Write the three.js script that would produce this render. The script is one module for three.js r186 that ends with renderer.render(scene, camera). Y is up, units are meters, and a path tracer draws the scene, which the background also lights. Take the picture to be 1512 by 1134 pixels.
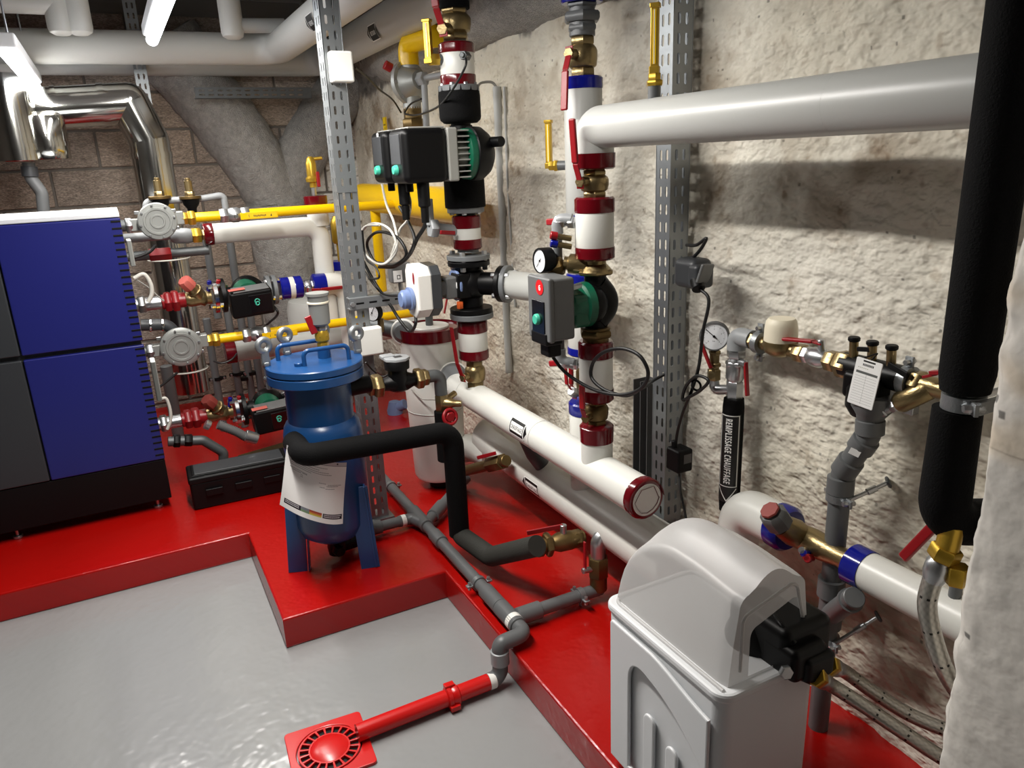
import * as THREE from 'three';
import { mergeGeometries } from 'three/addons/utils/BufferGeometryUtils.js';
import { RoundedBoxGeometry } from 'three/addons/geometries/RoundedBoxGeometry.js';
import { RectAreaLightUniformsLib } from 'three/addons/lights/RectAreaLightUniformsLib.js';

// ---------------------------------------------------------------- camera, light, exposure
RectAreaLightUniformsLib.init();
const scene = new THREE.Scene();
scene.background = new THREE.Color(0x000000);
const D2R = Math.PI / 180;
const FOC = 1109.73, EYE = 1.5;
const camera = new THREE.PerspectiveCamera(2 * Math.atan(567 / FOC) / D2R, 1512 / 1134, 0.05, 30);
camera.rotation.order = 'YXZ';
camera.rotation.set(-16.8156 * D2R, -26.8256 * D2R, -2.4471 * D2R);
camera.position.set(0, EYE, 0);
scene.add(camera);
camera.updateMatrixWorld(true);
const renderer = new THREE.WebGLRenderer({ antialias: true });
renderer.toneMapping = THREE.LinearToneMapping;
renderer.toneMappingExposure = 1.0;
renderer.shadowMap.enabled = true;
// ceiling battens: [x, y, z centre, length, intensity]
const TUBES = [[0.285, 2.06, -3.47, 1.0, 62], [0.285, 2.06, -2.08, 1.4, 168], [-0.235, 1.92, -3.98, 1.2, 62]];

// ---------------------------------------------------------------- helpers
const V = (x, y, z) => new THREE.Vector3(x, y, z);
const Q0 = camera.quaternion.clone();
const ray = (px, py) => V((px - 756) / FOC, -(py - 567) / FOC, -1).applyQuaternion(Q0);
const eye = V(0, EYE, 0);
const onX = (px, py, x) => { const d = ray(px, py); return d.multiplyScalar(x / d.x).add(eye); };
const onY = (px, py, y) => { const d = ray(px, py); return d.multiplyScalar((y - EYE) / d.y).add(eye); };
const onZ = (px, py, z) => { const d = ray(px, py); return d.multiplyScalar(z / d.z).add(eye); };
const dep = p => -p.clone().sub(eye).applyQuaternion(Q0.clone().invert()).z;
const mm = (n, p) => n * dep(p) / FOC;                       // pixels to metres at a point
const rowY = (py, x, z) => {                                 // height on a vertical line that shows at row py
  const a = V(x, 0, z).sub(eye).applyQuaternion(Q0.clone().invert()), b = V(0, 1, 0).applyQuaternion(Q0.clone().invert());
  const k = -(py - 567) / FOC; return -(a.y + k * a.z) / (b.y + k * b.z);
};
let seed = 7;
const rnd = () => { seed = (seed * 1664525 + 1013904223) >>> 0; return seed / 4294967296; };
const hash = (x, y, z) => { let h = Math.imul(x, 374761393) ^ Math.imul(y, 668265263) ^ Math.imul(z, 1274126177); h = Math.imul(h ^ (h >>> 13), 1274126177); h ^= h >>> 16; return (h >>> 0) / 4294967296; };
const sm = t => t * t * (3 - 2 * t);
function vn(x, y, z = 0) {
  const xi = Math.floor(x), yi = Math.floor(y), zi = Math.floor(z), u = sm(x - xi), v = sm(y - yi), w = sm(z - zi);
  const L = (a, b, t) => a + (b - a) * t;
  const f = k => L(L(hash(xi, yi, k), hash(xi + 1, yi, k), u), L(hash(xi, yi + 1, k), hash(xi + 1, yi + 1, k), u), v);
  return w === 0 ? f(zi) : L(f(zi), f(zi + 1), w);
}
function fbm(x, y, o = 4, z = 0) { let s = 0, a = .5, n = 0; for (let i = 0; i < o; i++) { s += a * vn(x, y, z + i * 17); n += a; x = x * 2.03 + 5.1; y = y * 2.03 + 1.7; a *= .5; } return s / n; }
const cl = (t, a = 0, b = 1) => Math.min(b, Math.max(a, t));
const ss = (a, b, t) => sm(cl((t - a) / (b - a)));
function tex(w, h, fn, srgb = true, wrap = true) {
  const d = new Uint8Array(w * h * 4);
  for (let j = 0; j < h; j++) for (let i = 0; i < w; i++) { const c = fn((i + .5) / w, (j + .5) / h), k = (j * w + i) * 4; if (c.length) { d[k] = cl(c[0]) * 255; d[k + 1] = cl(c[1]) * 255; d[k + 2] = cl(c[2]) * 255; } else d[k] = d[k + 1] = d[k + 2] = cl(c) * 255; d[k + 3] = 255; }
  const t = new THREE.DataTexture(d, w, h); t.magFilter = THREE.LinearFilter; t.minFilter = THREE.LinearMipmapLinearFilter; t.generateMipmaps = true;
  if (wrap) t.wrapS = t.wrapT = THREE.RepeatWrapping; if (srgb) t.colorSpace = THREE.SRGBColorSpace; t.needsUpdate = true; return t;
}
function canvasTex(w, h, draw) { const c = document.createElement('canvas'); c.width = w; c.height = h; draw(c.getContext('2d'), w, h); const t = new THREE.CanvasTexture(c); t.colorSpace = THREE.SRGBColorSpace; t.magFilter = THREE.LinearFilter; return t; }

const M = {};
const mat = (k, color, rough, metal = 0, extra = {}) => (M[k] = new THREE.MeshStandardMaterial({ color, roughness: rough, metalness: metal, side: THREE.DoubleSide, ...extra }));
const phys = (k, color, rough, metal, extra) => (M[k] = new THREE.MeshPhysicalMaterial({ color, roughness: rough, metalness: metal, side: THREE.DoubleSide, ...extra }));

// geometry in world coordinates --------------------------------------------------
function fromArrays(pos, nor, uv, idx) { const g = new THREE.BufferGeometry(); g.setAttribute('position', new THREE.Float32BufferAttribute(pos, 3)); g.setAttribute('normal', new THREE.Float32BufferAttribute(nor, 3)); g.setAttribute('uv', new THREE.Float32BufferAttribute(uv, 2)); if (idx) g.setIndex(idx); return g; }
function basis(d) { const w = d.clone().normalize(), t = Math.abs(w.y) > .9 ? V(0, 0, 1) : V(0, 1, 0), u = t.clone().cross(w).normalize(), v = w.clone().cross(u); return [u, v, w]; }
// turned shape: profile [[t, r], ...] measured from a towards b; closed at both ends
function rev(a, b, prof, seg = 28, a0 = 0, flat = false) {
  const [u, v, w] = basis(b.clone().sub(a)); const P = [[prof[0][0], 0], ...prof, [prof[prof.length - 1][0], 0]];
  const pos = [], nor = [], uv = [], idx = [];
  const N = []; for (let i = 0; i < P.length - 1; i++) { const dt = P[i + 1][0] - P[i][0], dr = P[i + 1][1] - P[i][1], l = Math.hypot(dt, dr) || 1; N.push([-dr / l, dt / l]); }
  for (let i = 0; i < P.length - 1; i++) {
    if (Math.hypot(P[i + 1][0] - P[i][0], P[i + 1][1] - P[i][1]) < 1e-7) continue;
    const n = N[i]; let n0 = n, n1 = n;
    const bl = (p) => { if (!p) return null; return p[0] * n[0] + p[1] * n[1] > .75 ? [(p[0] + n[0]) / 2, (p[1] + n[1]) / 2] : null; };
    n0 = bl(N[i - 1]) || n; n1 = bl(N[i + 1]) || n;
    for (let s = 0; s < seg; s++) {
      const base = pos.length / 3;
      for (const [k, nn] of [[i, n0], [i + 1, n1]]) for (const e of [0, 1]) {
        const an = a0 + (s + e) / seg * Math.PI * 2, na = flat ? a0 + (s + .5) / seg * Math.PI * 2 : an;
        const c = Math.cos(an), q = Math.sin(an), r = P[k][1], t = P[k][0];
        const p = a.clone().addScaledVector(w, t).addScaledVector(u, r * c).addScaledVector(v, r * q);
        const m = w.clone().multiplyScalar(nn[0]).addScaledVector(u, nn[1] * Math.cos(na)).addScaledVector(v, nn[1] * Math.sin(na)).normalize();
        pos.push(p.x, p.y, p.z); nor.push(m.x, m.y, m.z); uv.push((s + e) / seg, t * 4);
      }
      idx.push(base, base + 1, base + 2, base + 1, base + 3, base + 2);
    }
  }
  return fromArrays(pos, nor, uv, idx);
}
const cyl = (a, b, r, seg = 24, bev = Math.min(.002, r * .2)) => { const L = a.distanceTo(b); bev = Math.min(bev, L * .3); return rev(a, b, [[0, r - bev], [bev, r], [L - bev, r], [L, r - bev]], seg); };
const hex = (a, b, r, a0 = 0) => { const L = a.distanceTo(b), e = Math.min(r * .12, L * .3); return rev(a, b, [[0, r * .9], [e, r], [L - e, r], [L, r * .9]], 6, a0, true); };
function fillet(pts, rad, n = 8) {
  const o = [pts[0].clone()];
  for (let i = 1; i < pts.length - 1; i++) {
    const p = pts[i], a = pts[i - 1].clone().sub(p), b = pts[i + 1].clone().sub(p), la = a.length(), lb = b.length(); a.normalize(); b.normalize();
    const th = Math.acos(cl(a.dot(b), -1, 1)); if (Math.PI - th < .02) { o.push(p.clone()); continue; }
    const R = Array.isArray(rad) ? rad[i - 1] : rad; let d = Math.min(R / Math.tan(th / 2), la * .49, lb * .49); const r = d * Math.tan(th / 2);
    const cdir = a.clone().add(b).normalize(), c = p.clone().addScaledVector(cdir, r / Math.sin(th / 2));
    const s = p.clone().addScaledVector(a, d).sub(c), e = p.clone().addScaledVector(b, d).sub(c), ang = Math.PI - th, sn = Math.sin(ang);
    for (let k = 0; k <= n; k++) { const t = k / n; o.push(c.clone().addScaledVector(s, Math.sin((1 - t) * ang) / sn).addScaledVector(e, Math.sin(t * ang) / sn)); }
  }
  o.push(pts[pts.length - 1].clone()); return o;
}
const spline = (pts, n = 60, closed = false) => new THREE.CatmullRomCurve3(pts, closed, 'centripetal').getPoints(n);
// swept round tube along a dense polyline
function sweep(pts, rad, seg = 14, cap = true) {
  const n = pts.length, T = pts.map((p, i) => pts[Math.min(n - 1, i + 1)].clone().sub(pts[Math.max(0, i - 1)]).normalize());
  let [u] = basis(T[0]); const pos = [], nor = [], uv = [], idx = []; let len = 0;
  for (let i = 0; i < n; i++) {
    if (i) { len += pts[i].distanceTo(pts[i - 1]); u = u.clone().addScaledVector(T[i], -u.dot(T[i])).normalize(); }
    const v = T[i].clone().cross(u), r = typeof rad === 'function' ? rad(i / (n - 1), len) : rad;
    for (let s = 0; s <= seg; s++) { const a = s / seg * Math.PI * 2, c = Math.cos(a), q = Math.sin(a); const m = u.clone().multiplyScalar(c).addScaledVector(v, q); pos.push(pts[i].x + m.x * r, pts[i].y + m.y * r, pts[i].z + m.z * r); nor.push(m.x, m.y, m.z); uv.push(s / seg, len * 4); }
  }
  for (let i = 0; i < n - 1; i++) for (let s = 0; s < seg; s++) { const a = i * (seg + 1) + s, b = a + seg + 1; idx.push(a, a + 1, b, a + 1, b + 1, b); }
  if (cap) for (const [i, sg] of [[0, -1], [n - 1, 1]]) {
    const b = pos.length / 3, t = T[i]; pos.push(pts[i].x, pts[i].y, pts[i].z); nor.push(t.x * sg, t.y * sg, t.z * sg); uv.push(.5, .5);
    for (let s = 0; s <= seg; s++) { const k = (i * (seg + 1) + s) * 3; pos.push(pos[k], pos[k + 1], pos[k + 2]); nor.push(t.x * sg, t.y * sg, t.z * sg); uv.push(.5, .5); }
    for (let s = 0; s < seg; s++) sg > 0 ? idx.push(b, b + 1 + s, b + 2 + s) : idx.push(b, b + 2 + s, b + 1 + s);
  }
  return fromArrays(pos, nor, uv, idx);
}
const tube = (pts, r, bend = r * 1.6, seg = 16) => sweep(fillet(pts, bend), r, seg);
function box(c, w, h, d, r = .003, q = null) { const g = new RoundedBoxGeometry(w, h, d, 2, Math.min(r, w * .45, h * .45, d * .45)); if (q) g.applyQuaternion(q); g.translate(c.x, c.y, c.z); return g; }
const quatOf = (xd, yd) => { const x = xd.clone().normalize(), z = x.clone().cross(yd).normalize(), y = z.clone().cross(x); return new THREE.Quaternion().setFromRotationMatrix(new THREE.Matrix4().makeBasis(x, y, z)); };
// flat bar from a to b with a width direction
const bar = (a, b, w, t, wd, r = .001) => { const y = b.clone().sub(a), L = y.length(); y.normalize(); const x = wd.clone().addScaledVector(y, -wd.dot(y)).normalize(); return box(a.clone().add(b).multiplyScalar(.5), w, L, t, r, quatOf(x, y)); };
// plate: 2-D shape extruded, placed with origin o, axes u, v (normal u x v)
function plate(shape, o, u, v, depth, bev = 0, seg = 8) { const g = new THREE.ExtrudeGeometry(shape, { depth: depth - 2 * bev, bevelEnabled: bev > 0, bevelThickness: bev, bevelSize: bev, bevelOffset: -bev, bevelSegments: 2, curveSegments: seg }); const w = u.clone().cross(v); g.translate(0, 0, bev); g.applyMatrix4(new THREE.Matrix4().makeBasis(u, v, w).setPosition(o)); return g; }
const torus = (c, n, R, r, s1 = 8, s2 = 32, arc = Math.PI * 2) => { const g = new THREE.TorusGeometry(R, r, s1, s2, arc); g.applyQuaternion(new THREE.Quaternion().setFromUnitVectors(V(0, 0, 1), n.clone().normalize())); g.translate(c.x, c.y, c.z); return g; };
const ball = (c, r, sx = 1, sy = 1, sz = 1) => { const g = new THREE.SphereGeometry(r, 20, 14); g.scale(sx, sy, sz); g.translate(c.x, c.y, c.z); return g; };
function rrect(w, h, r, x0 = -w / 2, y0 = -h / 2) { const s = new THREE.Shape(); s.moveTo(x0 + r, y0); s.lineTo(x0 + w - r, y0); s.absarc(x0 + w - r, y0 + r, r, -Math.PI / 2, 0); s.lineTo(x0 + w, y0 + h - r); s.absarc(x0 + w - r, y0 + h - r, r, 0, Math.PI / 2); s.lineTo(x0 + r, y0 + h); s.absarc(x0 + r, y0 + h - r, r, Math.PI / 2, Math.PI); s.lineTo(x0, y0 + r); s.absarc(x0 + r, y0 + r, r, Math.PI, 1.5 * Math.PI); return s; }
const X = V(1, 0, 0), Y = V(0, 1, 0), Zv = V(0, 0, 1), nX = V(-1, 0, 0), nY = V(0, -1, 0), nZ = V(0, 0, -1);
const lerp = (a, b, t) => a.clone().lerp(b, t);
const off = (p, x, y, z) => V(p.x + x, p.y + y, p.z + z);

// things and parts -----------------------------------------------------------------
const used = {};
const numbered = n => { const k = used[n] = (used[n] ?? -1) + 1; return k ? n + '_' + String(k).padStart(3, '0') : n; };
function clean(g) { let q = g.index ? g.toNonIndexed() : g; for (const k of Object.keys(q.attributes)) if (!['position', 'normal', 'uv'].includes(k)) q.deleteAttribute(k); q.morphAttributes = {}; return q; }
function thing(name, label, category, base, group) { const o = new THREE.Group(); o.name = numbered(name); o.position.copy(base); o.userData = { label, category }; if (group) o.userData.group = group; scene.add(o); return o; }
function mesh(parent, name, geos, m, label) {
  geos = (Array.isArray(geos) ? geos : [geos]).map(clean);
  const g = geos.length > 1 ? mergeGeometries(geos, false) : geos[0];
  let root = parent; const o = new THREE.Mesh(g, m); o.name = name; o.castShadow = o.receiveShadow = true;
  let b = V(0, 0, 0); while (root && root !== scene) { b.add(root.position); root = root.parent; }
  g.translate(-b.x, -b.y, -b.z); if (label) o.userData.label = label; parent.add(o); return o;
}
function struct(name, geos, m, label, category) { const o = mesh(scene, name, geos, m); o.userData = { kind: 'structure', label, category }; return o; }
const each = (parent, name, geos, m, label) => geos.map(g => mesh(parent, name, g, m, label));

// ---------------------------------------------------------------- materials
{
  const rip = tex(512, 512, (u, v) => { let s = 0; for (const [f, a] of [[6, .5], [17, .3], [40, .2]]) { const x = u * f, y = v * f; s += a * vnp(x, y, f); } return s; }, false);
  function vnp(x, y, p) { const xi = Math.floor(x), yi = Math.floor(y), u = sm(x - xi), v = sm(y - yi), h = (i, j) => hash((i % p + p) % p, (j % p + p) % p, p); return (h(xi, yi) * (1 - u) + h(xi + 1, yi) * u) * (1 - v) + (h(xi, yi + 1) * (1 - u) + h(xi + 1, yi + 1) * u) * v; }
  const fine = tex(256, 256, (u, v) => .6 * vnp(u * 40, v * 40, 40) + .4 * vnp(u * 110, v * 110, 110), false);
  const rep = (t, k) => { const c = t.clone(); c.repeat.set(k, k); c.needsUpdate = true; return c; };
  M.ripple = rip; M.fine = fine; M.rep = rep;
  mat('floor', 0x8f9090, .2, 0, { bumpMap: rep(rip, 1.6), bumpScale: .0035 });
  mat('red', 0x9f0a06, .24, 0, { bumpMap: rep(rip, 2.2), bumpScale: .0022 });
  mat('redpaint', 0xc41513, .26);
  mat('jacket', 0xd5d5cf, .34);                 // white PVC pipe jacket
  mat('jacketgrey', 0xb9bab6, .36);
  mat('bandred', 0x5a0610, .16);
  mat('bandblue', 0x10177c, .14);
  mat('brass', 0x93815c, .34, .9, { bumpMap: rep(fine, 1), bumpScale: .0004 });
  mat('brassdark', 0x6d5a38, .45, .8);
  mat('gold', 0xc09c36, .32, .7);
  mat('steel', 0xb4b6b8, .32, .9);
  mat('galv', 0x8f9395, .42, .75, { bumpMap: rep(fine, 2), bumpScale: .0003 });
  mat('chrome', 0xd9dadb, .14, 1);
  mat('flue', 0xc9c8c3, .13, 1);
  mat('iron', 0x5c5f60, .5, .55);
  mat('castgrey', 0x6b6e70, .5, .1);
  phys('castblack', 0x060607, .42, 0, { specularIntensity: .45 });
  phys('black', 0x070708, .5, 0, { specularIntensity: .45 });
  phys('blackfoam', 0x050506, .85, 0, { specularIntensity: .35, bumpMap: rep(fine, 3), bumpScale: .0006 });
  mat('foamgrey', 0x24241f, .8, 0, { bumpMap: rep(fine, 3), bumpScale: .0006 });
  mat('darkgrey', 0x35373a, .45);
  mat('midgrey', 0x5e5f5f, .45);
  mat('pvc', 0x5b5d5e, .42);
  mat('pvclight', 0x8e9193, .4);
  mat('finsgrey', 0x8d8d88, .5);
  mat('redhandle', 0x8c0d16, .38);
  mat('bluehandle', 0x6d80a8, .4);
  mat('green', 0x09553d, .35);
  mat('teal', 0x3fae93, .4);
  mat('yellow', 0xe8bb00, .3);
  mat('white', 0xe6e5df, .4);
  mat('cream', 0xd8d0ba, .5);
  mat('paper', 0xe9e7e4, .8);
  mat('tankblue', 0x164274, .3);
  mat('boilerblue', 0x181d66, .36);
  mat('boilergrey', 0x2c2f33, .45);
  mat('boilertop', 0xcfd2d6, .35);
  mat('alu', 0x979996, .45, .5);
  mat('cabinet', 0xd6d8da, .38);
  mat('rustred', 0x7c2c24, .6);
  mat('salmon', 0xb5584e, .55);
  mat('screen', 0x08090a, .2);
  mat('label', 0xe8e8e6, .5);
  mat('cable', 0x0b0b0b, .5);
  mat('cablegrey', 0x8e8c86, .5);
  mat('cablewhite', 0xc6c4bc, .5);
  mat('orange', 0xc8561c, .5);
  mat('tubeglow', 0xffffff, .4, 0, { emissive: 0xf4f8ff, emissiveIntensity: 13 });
  mat('batten', 0xe4e6e8, .4);
  phys('glass', 0xffffff, .05, 0, { transmission: 1, thickness: 0, ior: 1.45 });
  phys('dome', 0xdfdedd, .4, 0, { transmission: .55, thickness: 0, ior: 1.4 });
}

// ---------------------------------------------------------------- the room
const PH = .108, WX = 1.44, BZ = -4.92, CEIL = 2.42;
struct('floor', box(V(-.6, -.06, -1.5), 4.6, .12, 7.2, .001), M.floor, 'glossy grey painted concrete floor', 'floor');
{
  const s = new THREE.Shape(); // plan in (x, -z)
  for (const [i, [x, z]] of [[-2.6, 4.99], [-2.6, 2.901], [.262, 2.901], [.262, 2.22], [.827, 2.22], [.827, -1.6], [1.5, -1.6], [1.5, 4.99]].entries()) i ? s.lineTo(x, z) : s.moveTo(x, z);
  const g = plate(s, V(0, 0, 0), X, nZ, PH, .006);
  // uv in metres
  const p = g.attributes.position, uv = g.attributes.uv; for (let i = 0; i < p.count; i++) uv.setXY(i, p.getX(i) + p.getY(i), p.getZ(i));
  struct('floor_plinth', g, M.red, 'raised equipment plinth painted glossy red', 'plinth');
}
{ const f = scene.getObjectByName('floor').geometry, p = f.attributes.position, uv = f.attributes.uv; for (let i = 0; i < p.count; i++) uv.setXY(i, p.getX(i), p.getZ(i)); }
{ // limewashed rubble wall
  const Z0 = -4.98, Z1 = 1.7, Y0 = -.02, Y1 = CEIL + .05, LZ = Z1 - Z0, LY = Y1 - Y0;
  const stain = (z, y) => {
    let d = 0; const n = fbm(z * 3.1 + 3, y * 3.1, 5), m = fbm(z * 9, y * 9, 4, 40), f = fbm(z * 34, y * 34, 3, 90);
    d += ss(.5, .78, n) * .34 + ss(.55, .78, m) * .36 * ss(.35, .7, n) + ss(.66, .84, f) * .34 * ss(.3, .6, m);
    for (const [cz, cy, rz, ry, k] of [[-1.45, 1.44, .2, .1, .55], [-1.58, 1.33, .1, .09, .5], [-1.1, 1.46, .12, .06, .45], [-1.2, 1.35, .14, .05, .4], [-2.6, 2.1, .9, .12, .35], [-2.05, 1.55, .16, .2, .25], [-1.05, .35, .3, .12, .3], [-.95, .52, .2, .1, .25], [-4.2, 1.95, .8, .25, .4]]) { const q = ((z - cz) / rz) ** 2 + ((y - cy) / ry) ** 2; d += k * Math.exp(-q) * ss(.35, .65, m + .15 * (f - .5)); }
    return cl(d);
  };
  const W = 2048, Hh = 1024;
  const bare = (z, y) => ss(-.015, .025, y - (1.885 + .07 * fbm(z * 5, 1, 4) + .07 * (fbm(z * 19, y * 9, 3, 3) - .3) + .03 * (z + 2.9))) * ss(-.9, -1.5, z);
  const crack = (z, y) => ss(.006, 0, Math.abs(fbm(z * 7 + 2, y * 16, 3, 77) - .5)) * ss(.56, .64, fbm(z * 4, y * 4, 2, 5));
  const col = tex(W, Hh, (u, v) => {
    const z = Z0 + u * LZ, y = Y0 + v * LY, s = stain(z, y), b = bare(z, y), c = crack(z, y) * .12, sp = hash(Math.floor(z * 170), Math.floor(y * 170), 3) > .9975 ? .5 : 0;
    const t = .94 + .1 * (fbm(z * 15, y * 15, 3, 21) - .5) - c - sp * .6, warm = fbm(z * 1.6, y * 1.6, 3, 60);
    const base = [.915, .9 - .015 * warm, .86 - .06 * warm], dirt = [.48, .41, .33], raw = [.44, .42, .39];
    return base.map((k, i) => { let q = k * t; q = q * (1 - s * .85) + dirt[i] * s * .85; const r = raw[i] * (.75 + .5 * fbm(z * 22, y * 22, 3, 33)); return q * (1 - b) + r * b; });
  }, true, false);
  const bmp = tex(W, Hh, (u, v) => { const z = Z0 + u * LZ, y = Y0 + v * LY; return .5 * fbm(z * 24, y * 46, 4, 11) + .35 * fbm(z * 70, y * 95, 3, 12) + .15 - .05 * crack(z, y); }, false, false);
  M.wall = new THREE.MeshStandardMaterial({ map: col, bumpMap: bmp, bumpScale: .02, roughness: .93, side: THREE.DoubleSide });
  const nz = 560, ny = 230, pos = [], nor = [], uv = [], idx = [];
  const disp = (z, y) => {
        return .045 * (fbm(z * 1.1, y * 1.1, 2, 1) - .5) + .03 * (fbm(z * 3.7, y * 4.4, 3, 2) - .5) + .013 * (fbm(z * 11, y * 19, 3, 4) - .5) + .008 * (fbm(z * 38, y * 52, 2, 14) - .5) - .55 * Math.max(0, y - 1.97) * ss(-1.55, -2.1, z) + .02 * bare(z, y) * (fbm(z * 16, y * 16, 2, 6) - .5);
  };
  for (let j = 0; j <= ny; j++) for (let i = 0; i <= nz; i++) { const z = Z0 + i / nz * LZ, y = Y0 + j / ny * LY; pos.push(WX + disp(z, y), y, z); nor.push(-1, 0, 0); uv.push(i / nz, j / ny); }
  for (let j = 0; j < ny; j++) for (let i = 0; i < nz; i++) { const a = j * (nz + 1) + i, b = a + nz + 1; idx.push(a, a + 1, b, a + 1, b + 1, b); }
  const g = fromArrays(pos, nor, uv, idx); g.computeVertexNormals();
  struct('wall_right', [g, box(V(WX + .2, (Y0 + Y1) / 2, (Z0 + Z1) / 2), .2, LY, LZ, .001)], M.wall, 'rough limewashed stone wall behind the pipework', 'wall');
  M.wallDisp = disp;
}
const wallAt = (y, z) => WX + M.wallDisp(z, y);
{ // plastered pier in front of the pipes, with a broken edge
  const px = .985, zb = -.549, Y0 = -.02, Y1 = CEIL + .03, ny = 260, nz = 150, LZ = 2.35;
  const edge = y => .035 * (fbm(y * 4, 3, 4, 70) - .5) + .014 * (fbm(y * 22, 5, 3, 71) - .5);
  const chipAt = (y, s) => { const c = ss(.52, .7, fbm(y * 3.2, s * 5, 4, 80)) * Math.exp(-s * 9); return c; };
  const pos = [], nor = [], uv = [], idx = [];
  // rows run round the edge: from the back return to the face
  const row = y => { const o = []; const e = edge(y);
    for (let i = 0; i <= 24; i++) { const t = i / 24; o.push([1.5 - (1.5 - px - .012) * t, zb + e + .01 * (fbm(y * 14, t * 6, 3, 90) - .5)]); }
    for (let i = 1; i <= nz; i++) { const s = (i / nz) ** 1.5 * LZ, c = chipAt(y, s); o.push([px + .012 * Math.exp(-s * 60) * (.3 + fbm(y * 60, s * 60, 2, 3)) + c * .02 * (1 + fbm(y * 50, s * 50, 2, 9)) - .003 * (fbm(y * 5, s * 5, 3, 91)) + .002 * (fbm(y * 60, s * 60, 2, 92) - .5), zb + e * Math.exp(-s * 3) + s + .004]); }
    return o; };
  for (let j = 0; j <= ny; j++) { const y = Y0 + j / ny * (Y1 - Y0); let L = 0; row(y).forEach(([x, z], i, a) => { if (i) L += Math.hypot(x - a[i - 1][0], z - a[i - 1][1]); pos.push(x, y, z); nor.push(-1, 0, 0); uv.push(L, y); }); }
  const n = 25 + nz; for (let j = 0; j < ny; j++) for (let i = 0; i < n - 1; i++) { const a = j * n + i, b = a + n; idx.push(a, a + 1, b, a + 1, b + 1, b); }
  const g = fromArrays(pos, nor, uv, idx); g.computeVertexNormals();
  const col = tex(1024, 1024, (u, v) => { const x = u * 2.6, y = v * 2.6, n1 = fbm(x * 4, y * 4, 4, 100), n2 = fbm(x * 30, y * 30, 3, 101), r = ss(.68, .8, fbm(x * 3 + 7, y * 5, 4, 102)), sp = hash(Math.floor(x * 110), Math.floor(y * 110), 8) > .996 ? .35 : 0; const t = .78 + .1 * (n1 - .5) + .09 * (n2 - .5) - sp; return [t * 1.01 - r * .03, t * .99 - r * .06, t * .955 - r * .1]; });
  col.repeat.set(1 / 2.6, 1 / 2.6);
  const bm = tex(512, 512, (u, v) => .6 * fbm(u * 60, v * 60, 4, 110) + .4 * fbm(u * 14, v * 14, 3, 111), false); bm.repeat.set(1 / 1.1, 1 / 1.1);
  const m = new THREE.MeshStandardMaterial({ map: col, bumpMap: bm, bumpScale: .003, roughness: .92, side: THREE.DoubleSide });
  struct('wall_pier', g, m, 'grey plastered pier with a broken edge beside the hoses', 'wall');
}
{ // concrete block wall
  const tx = [0, 1, 2].map(k => tex(256, 256, (u, v) => { const a = fbm(u * 14, v * 14, 4, 120 + k * 9), s = fbm(u * 60, v * 60, 2, 121 + k * 9), t = .6 + .16 * (a - .5) + .3 * (s - .5); return [t * 1.04, t * .97, t * .9]; }));
  const bt = tex(256, 256, (u, v) => fbm(u * 50, v * 50, 3, 130), false);
  const bm = tx.map((t, k) => new THREE.MeshStandardMaterial({ map: t, bumpMap: bt, bumpScale: .006, roughness: .95, color: [0xffffff, 0xe8e4e0, 0xf6efe8][k] }));
  const bw = [0, 1].map(k => new THREE.MeshStandardMaterial({ map: tex(256, 256, (u, v) => { const a = fbm(u * 9, v * 9, 4, 160 + k * 9), s = fbm(u * 50, v * 50, 2, 161 + k * 9), d = ss(.58, .75, a), t = .84 + .08 * (s - .5); return [t - d * .26, t * .985 - d * .28, t * .95 - d * .31]; }), bumpMap: bt, bumpScale: .006, roughness: .95 }));
  const mort = new THREE.MeshStandardMaterial({ color: 0x6b655e, roughness: .95, bumpMap: bt, bumpScale: .004 });
  const w = struct('wall_back', box(V(-.55, CEIL / 2, BZ - .085), 4.4, CEIL + .2, .15, .001), mort, 'grey concrete block wall behind the boiler', 'wall');
  const bl = [.47, .5].map(L => new RoundedBoxGeometry(.488, .188, .05, 1, .006));
  for (let r = 0; r < 12; r++) { const y0 = -.069 + .2 * r; for (let k = -3; k < 6; k++) {
    const x = -.018 + .5 * k + (r % 2 ? .25 : 0) + .25, wht = x > .95 && y0 < 1.5; if (x > 1.75 || x < -1.4) continue;
    const o = new THREE.Mesh(bl[0], wht ? bw[Math.floor(rnd() * 2)] : bm[Math.floor(rnd() * 3)]); o.name = 'block'; o.position.set(x, y0 + .1, BZ - .027 + .004 * (rnd() - .5)); o.castShadow = o.receiveShadow = true; o.position.sub(w.position); w.add(o); } }
}
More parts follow.
